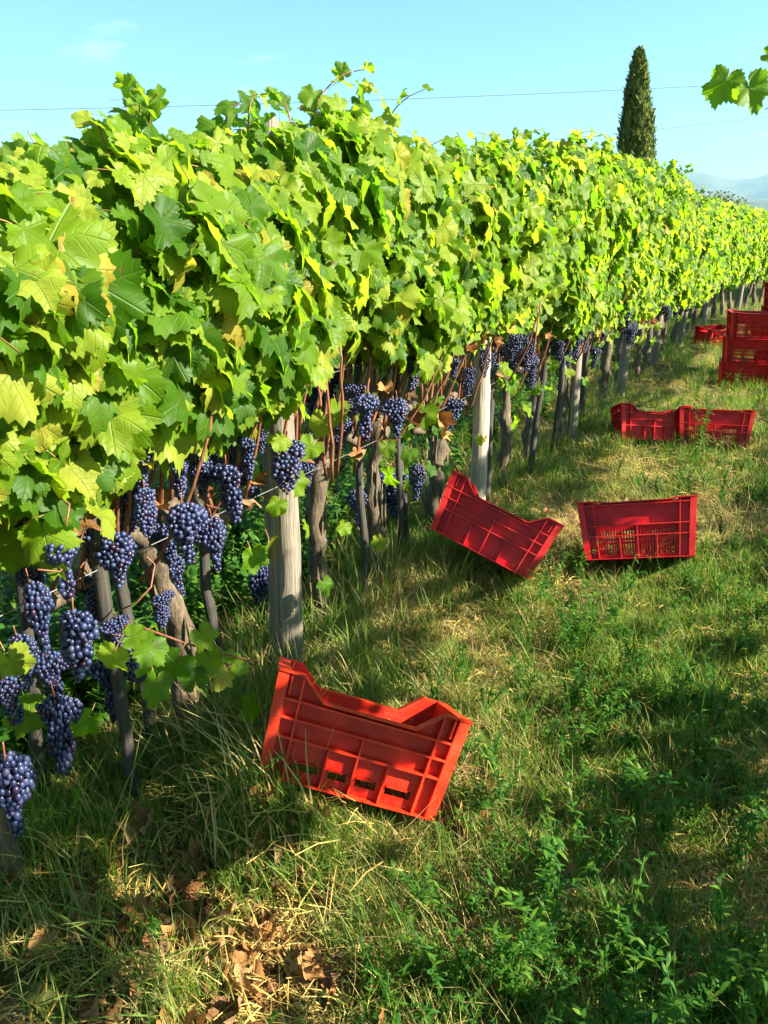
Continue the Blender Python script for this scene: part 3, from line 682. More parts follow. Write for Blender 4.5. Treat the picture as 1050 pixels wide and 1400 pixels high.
p1 = obj('trellis_post', split_post(3, .066, .05, 1.78, .1)); p1.location = (ROWX + .03, 1.90, 0); p1.rotation_euler = (.0, .02, .3)
tag(p1, 'thick weathered split grey wooden post standing behind the tilted orange-red crate', 'post', 'trellis posts of the row')
p2 = obj('trellis_post', split_post(5, .042, .039, 1.85, .0, WOODP)); pq = on_x(650, 690, -1.33); p2.location = (pq.x, pq.y, 0); p2.rotation_euler = (.01, .0, .5)
tag(p2, 'slim pale round post rising behind the leaning crimson crate', 'post', 'trellis posts of the row')
pm = split_post(9, .05, .045, 1.6, .05)
for y, lb in ((5.75, 'weathered post in shade, first one past the slim pale post'), (7.7, 'grey post past the slim pale post, second one towards the crate stacks'), (9.75, 'short-looking grey post beside the crate stacks, third past the slim pale post'),
              (11.9, 'grey post just past the crate stacks'), (14.6, 'far grey post near the end of the row'), (18.5, 'farthest grey post at the end of the row')):
    q = obj('trellis_post', pm); q.location = (ROWX + .08, y, 0); q.rotation_euler = (random.uniform(-.04, .04), random.uniform(-.04, .04), random.uniform(0, 6)); q.location.x += bend(y); tag(q, lb, 'post', 'trellis posts of the row')
pr = obj('trellis_post', pm); pr.location = (RX, 6.2, 0); tag(pr, 'post of the neighbouring row across the lane', 'post', 'trellis posts of the neighbouring row')
stakes = [(1.02, 'dark stake directly behind the longest bunches', .016, .9, -1.62), (1.72, 'dark stake just left of the thick split post', .018, .95, -1.55), (1.62, 'thin dark stake behind the trunk left of the thick split post', .013, .9, -1.72), (2.82, 'thin dark stake under the pair of round bunches', .014, 1.0, -1.40), (3.05, 'dark stake left of the leaning crimson crate', .018, 1.0, -1.5), (4.05, 'dark stake second to the right of the slim pale post', .022, 1.1, -1.5), (5.3, 'dark stake under the hanging leaves beyond the slim pale post', .022, 1.1, -1.38), (6.1, 'dark stake just past the shaded weathered post', .022, 1.1, -1.38), (1.13, 'dark thin stake left of the bright low leaf cluster', .018, .95, -1.40), (1.32, 'dark stake behind the bright low leaf cluster', .017, .85, -1.5), (2.50, 'dark stake close beside the pale upright vine trunk', .016, 1.1, -1.42), (3.9, 'dark stake right beside the slim pale post', .026, 1.15, -1.40), (4.7, 'dark slim stake second past the slim pale post', .02, 1.1, -1.38), (.72, 'dark stake under the longest bunches by the left edge', .02, .8, -1.42)]
for y, lb, r_, h_, x_ in stakes:
    mb = MB(); mb.tube([(random.uniform(-.01, .01), random.uniform(-.01, .01), z) for z in np.linspace(-.1, h_, 7)], [r_ * random.uniform(.9, 1.1) for _ in range(7)], 7, jit=.08, seed=int(y * 10))
    q = obj('stake', mb.mesh('stake', STAKE)); q.location = (x_, y, float(height(x_, y))); q.rotation_euler = (random.uniform(-.05, .05), random.uniform(-.05, .05), 0); tag(q, lb, 'stake', 'vine stakes')
for z, x_, lb in ((.80, ROWX + .09, 'lowest trellis wire carrying the vine arms at bunch height'), (1.12, ROWX + .11, 'middle trellis wire just under the leaves'), (1.55, ROWX + .10, 'top trellis wire buried in the leaves')):
    mb = MB(); mb.tube([(x_ + bend(yy) + .004 * math.sin(yy), yy, z + .006 * math.sin(yy * 1.7)) for yy in np.arange(-2, 28, .8)], .0016, 4); tag(obj('trellis_wire', mb.mesh('trellis_wire', WIRE)), lb, 'wire', 'trellis wires')

# ------------------------------------------------------------------ crates
CL, CW, CH = .528, .352, .273; H1, H2, DIP, TAPER = .070, .135, .058, .90
def tapered(V):
    V = np.array(V, float); k = TAPER + (1 - TAPER) * np.clip(V[:, 2] / CH, 0, 1); V[:, 0] *= k; V[:, 1] *= k; return V
def wall_frame(side, ln, half):
    """returns a function mapping (u, v, w): u along wall from its left seen from outside, v up, w outward"""
    def f(P):
        P = np.array(P, float); u = P[:, 0] - ln / 2; v = P[:, 1]; w_ = half + P[:, 2]
        if side == 0: Q = np.stack([u, -w_, v], 1)
        elif side == 1: Q = np.stack([-u, w_, v], 1)
        elif side == 2: Q = np.stack([-w_, -u, v], 1)
        else: Q = np.stack([w_, u, v], 1)
        return tapered(Q)
    return f
def prism(mb, poly, w0, w1, f):
    n_ = len(poly); V = [(u, v, w0) for u, v in poly] + [(u, v, w1) for u, v in poly]
    F4 = [(i, (i + 1) % n_, n_ + (i + 1) % n_, n_ + i) for i in range(n_)]
    Va = f(V)
    if n_ == 4: mb.add(Va, (), F4 + [(3, 2, 1, 0), (4, 5, 6, 7)])
    else:
        F3 = [(0, i + 1, i) for i in range(1, n_ - 1)] + [(n_, n_ + i, n_ + i + 1) for i in range(1, n_ - 1)]; mb.add(Va, F3, F4)
def bar(mb, a, b_, th, w0, w1, f):
    a = np.array(a); b_ = np.array(b_); d = b_ - a; d = d / np.linalg.norm(d); nn = np.array([-d[1], d[0]]) * th / 2
    prism(mb, [tuple(a - nn), tuple(b_ - nn), tuple(b_ + nn), tuple(a + nn)], w0, w1, f)
def wall_meshes(side, style, mat):
    DIP = .010 if style == 'slots' else .058
    ln = CL if side < 2 else CW; half = (CW / 2 if side < 2 else CL / 2) - .030; f = wall_frame(side, ln, half); D = .030
    if side >= 2: ln = CW - .002
    h1, h2 = (H1, H2) if side < 2 else (ln / 2, ln / 2); top = CH; dipz = CH - DIP if side < 2 else CH
    mb = MB(); r1, r2, r3 = .107, .156, .214      # heights of the horizontal ribs
    e = .002
    # panel of wall tiles, with openings
    us = [0, h1, .18 * 0 + .34 * ln, .5 * ln, .67 * ln, ln - h1, ln] if side < 2 else [0, .08, ln / 2, ln - .08, ln]
    for a, b_ in zip(us, us[1:]):
        corner = a == 0 or b_ == ln
        if style != 'slots' or corner:
            if corner or side >= 2 or style == 'solid': prism(mb, [(a, .0), (b_, .0), (b_, r1), (a, r1)], 0, .0025, f)
            else:
                m_ = .014
                prism(mb, [(a, 0), (b_, 0), (b_, .030), (a, .030)], 0, .0025, f)
                prism(mb, [(a, .030), (a + m_, .030), (a + m_, r1), (a, r1)], 0, .0025, f); prism(mb, [(b_ - m_, .030), (b_, .030), (b_, r1), (b_ - m_, r1)], 0, .0025, f)
                prism(mb, [(a + m_, .052), (b_ - m_, .052), (b_ - m_, r1), (a + m_, r1)], 0, .0025, f)
                prism(mb, [(a + m_, .050), (b_ - m_ * 2, .050), (b_ - m_ * 2, .054), (a + m_, .054)], .003, .014, f)
            prism(mb, [(a, r1), (b_, r1), (b_, r2), (a, r2)], 0, .0025, f)
        else:
            prism(mb, [(a, 0), (b_, 0), (b_, .02), (a, .02)], 0, .0025, f)
            ns_ = max(3, int((b_ - a) / .0125)); du = (b_ - a) / ns_
            for v0, v1 in ((.02, .085), (.098, r2)):
                for i in range(ns_): prism(mb, [(a + i * du, v0), (a + i * du + du * .5, v0), (a + i * du + du * .5, v1), (a + i * du, v1)], 0, .0025, f)
            prism(mb, [(a, .085), (b_, .085), (b_, .098), (a, .098)], 0, .0025, f)
    prism(mb, [(0, r2), (ln, r2), (ln, min(r3, dipz)), (0, min(r3, dipz))], 0, .0025, f)
    if side < 2:
        if dipz > r3 + .01: prism(mb, [(h2, r3), (ln - h2, r3), (ln - h1, dipz), (h1, dipz)], 0, .0025, f)
        prism(mb, [(0, r3), (h2, r3), (h1, top), (0, top)], 0, .0025, f); prism(mb, [(ln, r3), (ln, top), (ln - h1, top), (ln - h2, r3)], 0, .0025, f)
    else:
        hz = ln / 2; prism(mb, [(0, r3), (hz - .06, r3), (hz - .06, top), (0, top)], 0, .0025, f); prism(mb, [(hz + .06, r3), (ln, r3), (ln, top), (hz + .06, top)], 0, .0025, f)
        prism(mb, [(hz - .06, r3 + .032), (hz + .06, r3 + .032), (hz + .06, top), (hz - .06, top)], 0, .0025, f)
    # inner skin lip
    wall = mb.mesh('side_wall', mat, smooth=False)
    ribs = []
    def rib(*segs):
        q = MB()
        for (a, b_, th, w0, w1) in segs: bar(q, a, b_, th, w0, w1, f)
        ribs.append(q.mesh('rib', RED_EDGE if mat == RED else CRIM_EDGE, smooth=False))
    T = .0052
    if side < 2:
        rib(((0, top - e), (h1, top - e), .005, 0, D + .004), ((h1, top - e), (h2, dipz), .005, 0, D + .0045), ((h2, dipz), (ln - h2, dipz), .005, 0, D + .004), ((ln - h2, dipz), (ln - h1, top - e), .005, 0, D + .0045), ((ln - h1, top - e), (ln, top - e), .005, 0, D + .004))
        rib(((0, dipz - .012), (ln, dipz - .012), T, .0026, D)); rib(((0, r2), (ln, r2), T, .0026, D)); rib(((0, r1), (ln, r1), T, .0026, D - .0005)); rib(((0, e), (ln, e), .004, .0026, D))
        for u, v0, v1 in ((e, 0, top), (ln - e, 0, top), (h1, 0, top), (ln - h1, 0, top), (.34 * ln, 0, r1), (.5 * ln, 0, r2), (.67 * ln, 0, r1)): rib(((u, v0 + .001), (u, v1 - .004), T, .0026, D - .001))
        for u in (h1 * .55, ln - h1 * .55): rib(((u, dipz), (u, top - .004), T, .0026, D - .003))
    else:
        rib(((0, top - e), (ln, top - e), .005, 0, D + .004)); rib(((0, r3), (ln, r3), T, .0026, D)); rib(((0, r2), (ln, r2), T, .0026, D)); rib(((0, r1), (ln, r1), T, .0026, D - .0005)); rib(((0, e), (ln, e), .004, .0026, D))
        for u, v1 in ((e, top), (ln - e, top), (.075, top), (ln - .075, top), (ln / 2, r2), (ln * .36, r2), (ln * .64, r2)): rib(((u, .001), (u, v1 - .004), T, .0026, D - .001))
    return wall, ribs
CRATE = {}
for style, mat in (('window', RED), ('slots', CRIM), ('solid', CRIM)):
    walls = [wall_meshes(s_, style, mat) for s_ in range(4)]
    fl = MB(); x1, y1 = CL / 2 - .032, CW / 2 - .032
    V = tapered([(-x1, -y1, .006), (x1, -y1, .006), (x1, y1, .006), (-x1, y1, .006), (-x1, -y1, .010), (x1, -y1, .010), (x1, y1, .010), (-x1, y1, .010)])
    fl.add(V, (), [(0, 3, 2, 1), (4, 5, 6, 7), (0, 1, 5, 4), (1, 2, 6, 5), (2, 3, 7, 6), (3, 0, 4, 7)])
    for k in range(1, 8): q = -x1 + 2 * x1 * k / 8; fl.box(q * .9 - .002, -y1 * .9, -.004, q * .9 + .002, y1 * .9, .006)
    CRATE[style] = (walls, fl.mesh('crate_floor', mat, smooth=False))
def crate(style, loc, rot, label, group):
    root = empty('harvest_crate', loc, label, 'crate', group, rot); walls, fl = CRATE[style]
    obj('crate_floor', fl, root)
    for wm, ribs in walls:
        wo = obj('side_wall', wm, root)
        for rm in ribs: obj('rib', rm, wo)
    return root
def scaled(x, y, z, k=.88): return (x * k, y * k, EYE + (z - EYE) * k)
G = 'red plastic harvest crates in the grass'
c1 = crate('window', scaled(-1.013, 1.622, -.080), (-.487, .310, .470), 'bright orange-red crate tipped up in front of the thick grey post', G)
# embossed size number beside the right corner of the near side
q = MB(); u0, v0 = CL - H1 + .012, .128
for (a_, b_) in (((0, 0), (0, .022)), ((.010, 0), (.010, .022)), ((.020, .022), (.030, .022)), ((.020, .022), (.020, .012)), ((.020, .012), (.030, .012)), ((.030, .012), (.030, .001)), ((.030, .001), (.019, .001))):
    bar(q, (u0 + a_[0], v0 + a_[1]), (u0 + b_[0], v0 + b_[1]), .003, .0025, .0055, wall_frame(0, CL, CW / 2 - .030))
obj('embossed_number', q.mesh('embossed_number', RED, smooth=False), c1)
c2 = crate('solid', scaled(-1.27, 3.519, -.07, .83), (-.44, .36, .10), 'crimson crate leaning down to the right below the slim pale post', G)
c3 = crate('slots', scaled(-.504, 3.916, -.10), (-.44, -.17, .202), 'crimson slotted crate lying right of the leaning one, closest to the lane middle', G)
def on_ground(px, py): p_ = on_z(px, py, .02); return p_
p_ = on_ground(885, 605); crate('solid', (p_.x, p_.y, .03), (-.32, .03, .42), 'dark crimson crate low in the grass, left one of the pair beyond the near crates', G)
p_ = on_ground(972, 612); crate('slots', (p_.x, p_.y, .03), (-.32, -.02, .16), 'crimson crate with a lit right end, right one of the pair beyond the near crates', G)
p_ = on_ground(1014, 526); a0 = .1
for k, lb in enumerate(('bottom crate of the small stack of three at the right', 'middle crate of the small stack of three at the right', 'top crate of the small stack of three at the right')):
    crate('slots', (p_.x + .01 * k, p_.y, .01 + k * (CH - .012)), (0, 0, a0 + .05 * k), lb, 'stacked crates at the right edge')
p_ = on_ground(1066, 520)
for k, lb in enumerate(('lowest crate of the tall stack cut by the right edge', 'second crate from the ground in the tall stack cut by the right edge', 'third crate from the ground in the tall stack cut by the right edge', 'topmost crate of the tall stack cut by the right edge')):
    crate('slots' if k % 2 else 'window', (p_.x - .01 * k, p_.y + .3, .01 + k * (CH - .012)), (0, 0, .45 - .04 * k), lb, 'stacked crates at the right edge')
p_ = on_ground(1040, 500); crate('window', (p_.x - .02, p_.y - .6, .40), (.5, .75, .5), 'orange-red crate tipped over against the tall stack', 'stacked crates at the right edge')
p_ = on_ground(975, 470); crate('slots', (p_.x, p_.y, .0), (0.1, 0, .9), 'small far dark crate at the foot of the row behind the stacks', 'stacked crates at the right edge')

# ------------------------------------------------------------------ cypress, shrub, power lines
def cypress(px_top, px_base, D):
    top = at_depth(*px_top, D); d = ray(*px_base); s_ = math.hypot(top.x, top.y) / math.hypot(d.x, d.y); H_ = top.z
    base = Vector((top.x + .62, top.y + .15, 0)); root = empty('cypress_tree', base, 'tall slender dark green cypress rising behind the vine row', 'cypress', None, (0, -.078, 0))
    mb = MB(); mb.tube([(0, 0, z) for z in np.linspace(-.1, H_ * .9, 8)], np.linspace(.14, .02, 8), 8, jit=.1); obj('trunk', mb.mesh('trunk', BARK), root)
    rg = np.random.default_rng(3); n_ = 15000; t = rg.random(n_) ** .9; z = .3 + (H_ - .3) * t
    prof = np.interp(t, [0, .1, .45, .7, .85, .95, 1], [.5, .86, .90, .68, .48, .26, .06])
    a = rg.uniform(0, 2 * math.pi, n_); lump = vnoise(a * 1.6, z * .9, 2.0, 31) * .32 + vnoise(a * 3.2, z * 2.2, 2.0, 33) * .2 + vnoise(a * 8, z * 5, 1.5, 35) * .16
    q = prof * (.62 + lump) * (1 - rg.exponential(.10, n_)); q = np.maximum(q, 0)
    P = np.stack([q * np.cos(a), q * np.sin(a), z], 1)
    tip = np.stack([np.cos(a) * .35, np.sin(a) * .35, np.ones(n_)], 1) + rg.normal(0, .2, (n_, 3)); nr = np.stack([np.cos(a), np.sin(a), .3 * np.ones(n_)], 1) + rg.normal(0, .5, (n_, 3))
    spray = (np.array([[0, -.3, 0], [.16, .1, .03], [.06, .35, .0], [.14, .7, .02], [0, 1, .05], [-.14, .65, .02], [-.06, .3, 0], [-.16, .05, .03]]), np.array([[0, 1, 2], [0, 2, 6], [0, 6, 7], [2, 3, 4], [2, 4, 6], [6, 4, 5]]), np.zeros((8, 3)), [0] * 6)
    tag(obj('crown', joined('crown', [spray], P, frames(nr, tip, rg.uniform(.12, .3, n_)), [CYP], rg), root), kind='stuff')
cypress((876, 68), (884, 235), 32)
pt = at_depth(975, 262, 24); sh = empty('shrub', (pt.x, pt.y, 0), 'grey-green twiggy shrub poking up at the far end of the vine row', 'shrub')
rg = np.random.default_rng(8); mb = MB()
for k in range(16):
    a = rg.uniform(0, 6.28); q = rg.uniform(.3, 1.2); mb.tube([(0, 0, 0), (math.cos(a) * q * .4, math.sin(a) * q * .4, pt.z * .5), (math.cos(a) * q, math.sin(a) * q, pt.z * rg.uniform(.85, 1.05))], [.03, .018, .005], 5)
obj('branches', mb.mesh('branches', BARK), sh)
n_ = 3000; a = rg.uniform(0, 6.28, n_); q = np.sqrt(rg.random(n_)) * 1.25; z = pt.z * rg.uniform(.45, 1.02, n_) * (1 - .15 * (q / 1.25) ** 2)
tag(obj('foliage', joined('foliage', LO, np.stack([q * np.cos(a), q * np.sin(a), z], 1), frames(rg.normal(0, 1, (n_, 3)), rg.normal(0, 1, (n_, 3)), rg.uniform(.03, .06, n_)), [GREYB, GREYB], rg), sh), kind='stuff')
for (xa, ya, xb, yb, D, r_, lb) in ((0, 151, 1050, 113, 70, .028, 'dark power line crossing the sky just above the vine tops, the highest of the three'), (300, 232, 1050, 160, 95, .034, 'lower power line that meets the vine row left of the cypress'), (380, 215, 1050, 142, 110, .022, 'faint thin power line, the middle one of the three')):
    A = at_depth(xa, ya, D); B = at_depth(xb, yb, D * 1.1); dd = B - A; A2 = A - dd * .5; B2 = B + dd * .5
    mb = MB(); mb.tube([A2.lerp(B2, t) + Vector((0, 0, 4 * (t - .5) ** 2 * 1.2 - .28)) for t in np.linspace(0, 1, 41)], r_, 4); tag(obj('power_line', mb.mesh('power_line', CABLE)), lb, 'power line', 'power lines in the sky')

# ------------------------------------------------------------------ ground cover (grass, straw, weeds) scattered by geometry nodes
def tuft(seed, n_, h0, h1, spread, lean, wd, mat, seg=3):
    r = random.Random(seed); mb = MB(); rn = []
    for k in range(n_):
        a = r.uniform(0, 6.28); q = spread * math.sqrt(r.random()); x, y = q * math.cos(a), q * math.sin(a); h = r.uniform(h0, h1); d = r.uniform(0, 6.28); ln = lean * r.uniform(.3, 1.3) * h
        cx, cy = math.cos(d), math.sin(d); w_ = wd * r.uniform(.6, 1.3); sx, sy = -cy * w_, cx * w_
        if r.random() < .5: sx, sy = cx * w_ * .5 - cy * w_ * .8, cy * w_ * .5 + cx * w_ * .8
        V = []
        for i in range(seg):
            t = i / seg; px, py, pz = x + cx * ln * t * t, y + cy * ln * t * t, h * (t - .35 * (ln / max(h, .001)) * t * t * .6) - .01; q2 = 1 - .55 * t; V += [(px - sx * q2, py - sy * q2, pz), (px + sx * q2, py + sy * q2, pz)]
        t = 1; V.append((x + cx * ln, y + cy * ln, h * (1 - .35 * (ln / max(h, .001)) * .6) - .01))
        F4 = [(2 * i, 2 * i + 1, 2 * i + 3, 2 * i + 2) for i in range(seg - 1)]; F3 = [(2 * seg - 2, 2 * seg - 1, 2 * seg)]
        mb.add(V, F3, F4); rn += [r.random()] * len(V)
    V = np.concatenate(mb.V); return mb.mesh('tuft', mat, attrs={'rnd': rn, 'luv': V * 20})
def lance(L_, W_, bend):
    pts = []; 
    for i in range(5):
        t = i / 4; w_ = W_ * math.sin(math.pi * min(1, t * .9 + .08)) ; z = bend * t * t
        pts += [(-w_, L_ * t, z + .15 * w_), (w_, L_ * t, z + .15 * w_)]
    return np.array(pts), np.array([(2 * i, 2 * i + 1, 2 * i + 3, 2 * i + 2) for i in range(4)])
def weed_mesh(seed, h, nst, L_, W_, dens=16):
    r = random.Random(seed); mb = MB(); rn = []
    for s_ in range(nst):
        a = r.uniform(0, 6.28); tl = r.uniform(.05, .45); hh = h * r.uniform(.6, 1); P = [(math.cos(a) * tl * hh * t * t + r.uniform(-.004, .004), math.sin(a) * tl * hh * t * t, hh * t) for t in np.linspace(0, 1, 6)]
        mb.tube(P, [.003, .0028, .0024, .002, .0015, .001], 4); rn += [r.random()] * (6 * 4 + 2)
        m_ = int(dens * hh / .3)
        for k in range(m_):
            t = r.uniform(.08, 1); b_ = r.uniform(0, 6.28); el = r.uniform(.1, 1.0); V, F = lance(L_ * r.uniform(.5, 1.1) * (1.15 - .6 * t), W_ * r.uniform(.7, 1.2), -L_ * r.uniform(0, .5))
            Mx = (Matrix.Rotation(b_, 3, 'Z') @ Matrix.Rotation(el, 3, 'X')); V = V @ np.array(Mx).T; i0 = min(4, int(t * 5)); f_ = t * 5 - i0
            base = np.array(P[i0]) * (1 - f_) + np.array(P[i0 + 1]) * f_; mb.add(V + base, (), F); rn += [r.random()] * len(V)
    V = np.concatenate(mb.V); return mb.mesh('weed', WEED, attrs={'rnd': rn, 'luv': V * 20})
def litter_mesh(seed, n_, spread):
    r = random.Random(seed); mb = MB(); rn = []
    for k in range(n_):
        x, y = r.uniform(-spread, spread), r.uniform(-spread, spread); a = r.uniform(0, 6.28); ln = r.uniform(.03, .16); z0, z1 = r.uniform(.001, .02), r.uniform(.001, .05); w_ = r.uniform(.0006, .0014)
        cx, cy = math.cos(a), math.sin(a); V = []
        for t in (0, .5, 1): px, py, pz = x + cx * ln * t, y + cy * ln * t, z0 + (z1 - z0) * t + .012 * math.sin(math.pi * t); V += [(px - cy * w_, py + cx * w_, pz), (px + cy * w_, py - cx * w_, pz + .001)]
        mb.add(V, (), [(0, 1, 3, 2), (2, 3, 5, 4)]); rn += [r.random()] * 6
    V = np.concatenate(mb.V); return mb.mesh('straw_litter', STRAW, attrs={'rnd': rn, 'luv': V * 20})
def collection_of(name, meshes):
    col = bpy.data.collections.new(name)
    for i, me in enumerate(meshes): col.objects.link(bpy.data.objects.new(f'{name}_{chr(97 + i)}', me))
    return col
def scatter(name, label, cat, meshes, P, rot, sc):
    me = bpy.data.meshes.new(name); n_ = len(P); me.vertices.add(n_); me.vertices.foreach_set('co', np.asarray(P, dtype=np.float32).ravel())
    a = me.attributes.new('rot', 'FLOAT_VECTOR', 'POINT'); a.data.foreach_set('vector', np.asarray(rot, dtype=np.float32).ravel())
    a = me.attributes.new('scl', 'FLOAT', 'POINT'); a.data.foreach_set('value', np.asarray(sc, dtype=np.float32))
    a = me.attributes.new('pick', 'INT', 'POINT'); a.data.foreach_set('value', RNG.integers(0, len(meshes), n_).astype(np.int32))
    o = obj(name, me); ng = bpy.data.node_groups.new(name, 'GeometryNodeTree')
    ng.interface.new_socket('Geometry', in_out='INPUT', socket_type='NodeSocketGeometry'); ng.interface.new_socket('Geometry', in_out='OUTPUT', socket_type='NodeSocketGeometry')
    n = ng.nodes; l = ng.links; gi = n.new('NodeGroupInput'); go = n.new('NodeGroupOutput'); ci = n.new('GeometryNodeCollectionInfo'); ci.inputs[0].default_value = collection_of(name, meshes)
    ci.inputs['Separate Children'].default_value = True; ci.inputs['Reset Children'].default_value = True
    ip = n.new('GeometryNodeInstanceOnPoints'); ip.inputs['Pick Instance'].default_value = True
    def at(nm, ty):
        q = n.new('GeometryNodeInputNamedAttribute'); q.data_type = ty; q.inputs[0].default_value = nm; return q.outputs[0]
    l.new(gi.outputs[0], ip.inputs['Points']); l.new(ci.outputs[0], ip.inputs['Instance']); l.new(at('pick', 'INT'), ip.inputs['Instance Index'])
    e2r = n.new('FunctionNodeEulerToRotation'); l.new(at('rot', 'FLOAT_VECTOR'), e2r.inputs[0]); l.new(e2r.outputs[0], ip.inputs['Rotation'])
    l.new(at('scl', 'FLOAT'), ip.inputs['Scale']); l.new(ip.outputs[0], go.inputs[0])
    md = o.modifiers.new('scatter', 'NODES'); md.node_group = ng
    return tag(o, label, cat, kind='stuff')
def points(n_, rng_, dens):
    """more points close to the camera; dens(x, y) in 0..1 thins them"""
    d = .55 * (32 / .55) ** (rng_.random(n_) ** .85); az = rng_.uniform(R(-16), R(62), n_)      # left of +Y positive
    x = -np.sin(az) * d; y = np.cos(az) * d
    k = (rng_.random(n_) < dens(x, y)) & (x > -5.5) & (x < 1.15) & (y > .15)
    x, y, d = x[k], y[k], d[k]; return np.stack([x, y, height(x, y)], 1), d
bare = lambda x, y: np.minimum(1, 1.5 * np.exp(-(((x + .92) / .62) ** 2 + ((y - .82) / .36) ** 2))) * (.82 + .18 * (vnoise(x, y, 5, 71) > .35))              # bare soil with dead leaves at the bottom left
lane = lambda x: np.clip((x + 1.3) / .5, 0, 1)
gp, gd = points(30000, RNG, lambda x, y: np.clip((vnoise(x, y, 1.9, 21) * 1.1 + vnoise(x, y, 6, 22) * .8 - .62) * 2.2, .03, 1) * (1 - .97 * bare(x, y)) * 1)
ex = []
for c_ in (c1, c2, c3):
    for k in range(110):
        a_ = RNG.uniform(0, 6.28); q_ = RNG.uniform(.9, 1.25); v_ = c_.matrix_basis if False else Euler(c_.rotation_euler).to_matrix() @ Vector((math.cos(a_) * CL * .55 * q_, math.sin(a_) * CW * .6 * q_, 0)) + Vector(c_.location)
        ex.append((v_.x, v_.y, float(height(v_.x, v_.y))))
gp = np.concatenate([gp, np.array(ex)]); gd = np.concatenate([gd, np.full(len(ex), 2.0)])
rt = np.stack([RNG.normal(0, .12, len(gp)), RNG.normal(0, .12, len(gp)), RNG.uniform(0, 6.28, len(gp))], 1)
scatter('grass', 'green grass tufts growing over the vineyard lane', 'grass', [tuft(s_, 30, .03, .13 if s_ % 3 else .19, .07, .55, .0021, GRASS) for s_ in range(8)], gp, rt, RNG.uniform(.55, 1.15, len(gp)) * (.75 + .05 * np.minimum(gd, 12)))
gp, gd = points(9000, RNG, lambda x, y: np.exp(-((x + 1.62) / .42) ** 2) * (vnoise(x, y, 2.6, 81) > .38) * (1 - bare(x, y)))
rt = np.stack([RNG.normal(0, .2, len(gp)), RNG.normal(0, .2, len(gp)), RNG.uniform(0, 6.28, len(gp))], 1)
scatter('tall_grass', 'taller rank grass left unmown under the vines', 'grass', [tuft(150 + s_, 24, .10, .34, .09, .6, .0024, GRASS if s_ % 4 else STRAW) for s_ in range(8)], gp, rt, RNG.uniform(.6, 1.15, len(gp)))
gp, gd = points(19000, RNG, lambda x, y: np.clip((1.25 - vnoise(x, y, 1.9, 21) * 1.1 + vnoise(x, y, 7, 42) * .6 - .6 + .35 * np.exp(-((x + .72) / .3) ** 2)) * 1.6, .05, 1) * (1 - .95 * bare(x, y)))
rt = np.stack([RNG.normal(0, .45, len(gp)), RNG.normal(0, .45, len(gp)), RNG.uniform(0, 6.28, len(gp))], 1)
scatter('dry_grass', 'dry straw-coloured grass standing and bent among the green', 'dry grass', [tuft(50 + s_, 20, .04, .22, .06, 1.0, .0013, STRAW) for s_ in range(6)], gp, rt, RNG.uniform(.5, 1.1, len(gp)) * (.75 + .05 * np.minimum(gd, 12)))
gp, gd = points(9000, RNG, lambda x, y: (.15 + .85 * vnoise(x, y, 3, 51)) * (1 - .5 * bare(x, y)))
rt = np.stack([np.zeros(len(gp)), np.zeros(len(gp)), RNG.uniform(0, 6.28, len(gp))], 1)
scatter('straw_litter', 'cut straw lying flat on the soil', 'straw', [litter_mesh(s_, 34, .13) for s_ in range(5)], gp, rt, RNG.uniform(.7, 1.3, len(gp)) * (.8 + .05 * np.minimum(gd, 10)))
WM = [weed_mesh(s_, .26, 4, .05, .0036, 26) for s_ in range(3)] + [weed_mesh(7 + s_, .14, 6, .028, .0055, 34) for s_ in range(3)] + [weed_mesh(17, .36, 3, .05, .0045, 34)]
wd_ = lambda x, y: np.clip(lane(x) * (.25 + 1.0 * vnoise(x, y, 1.7, 61)) * np.clip((x + .85) / .5 + .35 * (y > 2.5), .12, 1), 0, 1) * (1 - .95 * bare(x, y)) * (vnoise(x, y, 4, 62) > .35)
gp, gd = points(9500, RNG, wd_)
rt = np.stack([RNG.normal(0, .15, len(gp)), RNG.normal(0, .15, len(gp)), RNG.uniform(0, 6.28, len(gp))], 1)
scatter('weeds', 'leafy green weeds filling the right side of the lane', 'weeds', WM, gp, rt, RNG.uniform(.4, 1.1, len(gp)) * (.85 + .03 * np.minimum(gd, 12)))

gp, gd = points(9000, RNG, lambda x, y: np.exp(-((x + 2.15) / .38) ** 2) * (y > .7) * (x < -1.72) * (.35 + .65 * (vnoise(x, y, 2.2, 91) > .4)))
rt = np.stack([RNG.normal(0, .15, len(gp)), RNG.normal(0, .15, len(gp)), RNG.uniform(0, 6.28, len(gp))], 1)
scatter('undergrowth', 'dark leafy undergrowth behind the vine trunks', 'undergrowth', [weed_mesh(190 + s_, .5, 4, .07, .012, 26) for s_ in range(4)] + [weed_mesh(197, .35, 6, .06, .016, 30)], gp, rt, RNG.uniform(.5, 1.1, len(gp)))
# prominent single weeds
BIG = [weed_mesh(90 + s_, .40, 4, .06, .0055, 44) for s_ in range(4)]
for k, (px, py, s_, lb) in enumerate(((742, 1270, .8, 'leafy upright weed at the bottom, right of the bare soil'), (905, 1150, .75, 'bushy bright weed in the shade right of the orange-red crate'), (862, 1100, .8, 'tall narrow weed left of the bushy bright one in the shade'), (700, 1390, .7, 'low pale weed at the bottom edge, left of the dry stalks'),
        (910, 780, .7, 'thin weed standing before the slotted crimson crate'), (955, 620, 1.0, 'weed covering the front of the crate with the lit right end'), (590, 720, 1.2, 'tall feathery weed at the left end of the leaning crimson crate'), (565, 1075, .35, 'small sprig in front of the orange-red crate'), (1000, 1180, .6, 'weed in the deep shade by the right edge'))):
    p_ = on_z(px, py, .03); o = obj('weed', BIG[k % 4]); o.location = (p_.x, p_.y, float(height(p_.x, p_.y))); o.scale = (s_,) * 3; o.rotation_euler = (0, 0, k * 1.3); tag(o, lb, 'weed', 'single weeds in the lane')

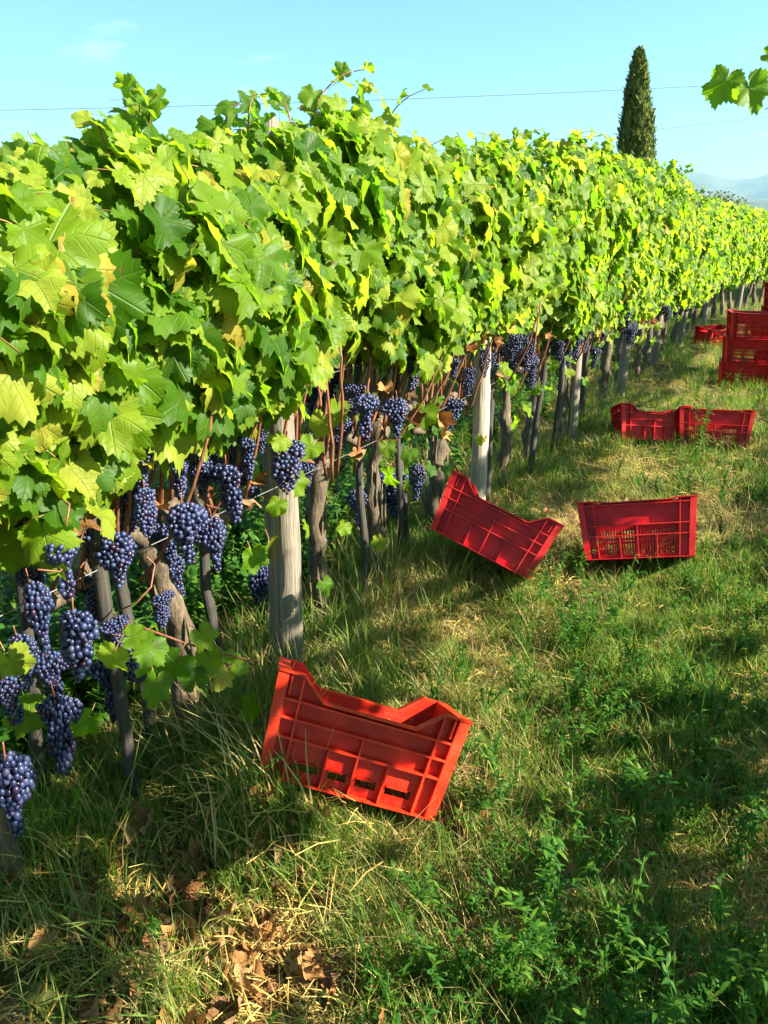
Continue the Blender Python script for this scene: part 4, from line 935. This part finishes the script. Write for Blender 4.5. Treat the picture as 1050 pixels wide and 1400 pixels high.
# dead leaves: pieces of the ground
dl = [(640, 1148, .06), (600, 1140, .045), (395, 1085, .05), (240, 1240, .055), (300, 1300, .06), (215, 1265, .05), (280, 1185, .045), (225, 1250, .05), (400, 1170, .05), (300, 1265, .055), (350, 1275, .05), (385, 1290, .06), (180, 1290, .04), (470, 1200, .04), (440, 1150, .035)]
for k in range(380):
    if k < len(dl): p_ = on_z(dl[k][0], dl[k][1], .03); s_ = dl[k][2]
    elif k < 300: p_ = Vector((RNG.normal(-.88, .38), RNG.normal(.96, .26), 0)); s_ = RNG.uniform(.022, .05)
    else: p_ = Vector((RNG.uniform(-1.7, .1), RNG.uniform(1.0, 4.5), 0)); s_ = RNG.uniform(.025, .045)
    M = frames(RNG.normal(0, .45, (1, 3)) + [0, 0, .8], RNG.normal(0, 1, (1, 3)), [s_])[0]
    o = bpy.data.objects.new('dead_leaf', DEAD_ME[k % 6]); C.objects.link(o); o.parent = ground; mm = Matrix(M.tolist()).to_4x4(); mm.translation = (p_.x, p_.y, float(height(p_.x, p_.y)) + s_ * .35); o.matrix_basis = mm

# clods of soil
for k in range(70):
    q = MB() if k < 6 else q
    if k < 6:
        rr = random.Random(k); V0, F0 = ICO2; V = V0 * np.array([[1 + .35 * mnoise.noise(Vector(v * 1.7) + Vector((k, 0, 0)))] for v in V0]) * [1, .8, .6]; q.add(V, F0); 
        if k == 0: CLOD = []
        CLOD.append(q.mesh('soil_clod', SOIL))
    x, y = RNG.normal(-.95, .26), RNG.normal(.88, .22); o = obj('soil_clod', CLOD[k % len(CLOD)], ground); s_ = float(RNG.uniform(.008, .04)); o.scale = (s_, s_, s_); o.rotation_euler = (RNG.uniform(0, 6), 0, RNG.uniform(0, 6)); o.location = (x, y, float(height(x, y)) + s_ * .2)

# ------------------------------------------------------------------ haze
mb = MB(); mb.box(-10500, -10500, -8, 10500, 10500, 1100); m = bpy.data.materials.new('haze_air'); m.use_nodes = True; n = m.node_tree.nodes
for q in list(n): n.remove(q)
oo = n.new('ShaderNodeOutputMaterial'); pv = n.new('ShaderNodeVolumePrincipled'); pv.inputs['Color'].default_value = (.36, .68, 1, 1); pv.inputs['Density'].default_value = .00007; pv.inputs['Anisotropy'].default_value = .2
m.node_tree.links.new(pv.outputs[0], oo.inputs['Volume']); tag(obj('haze', mb.mesh('haze', m, smooth=False)), 'pale blue haze over the distant hills', kind='stuff')
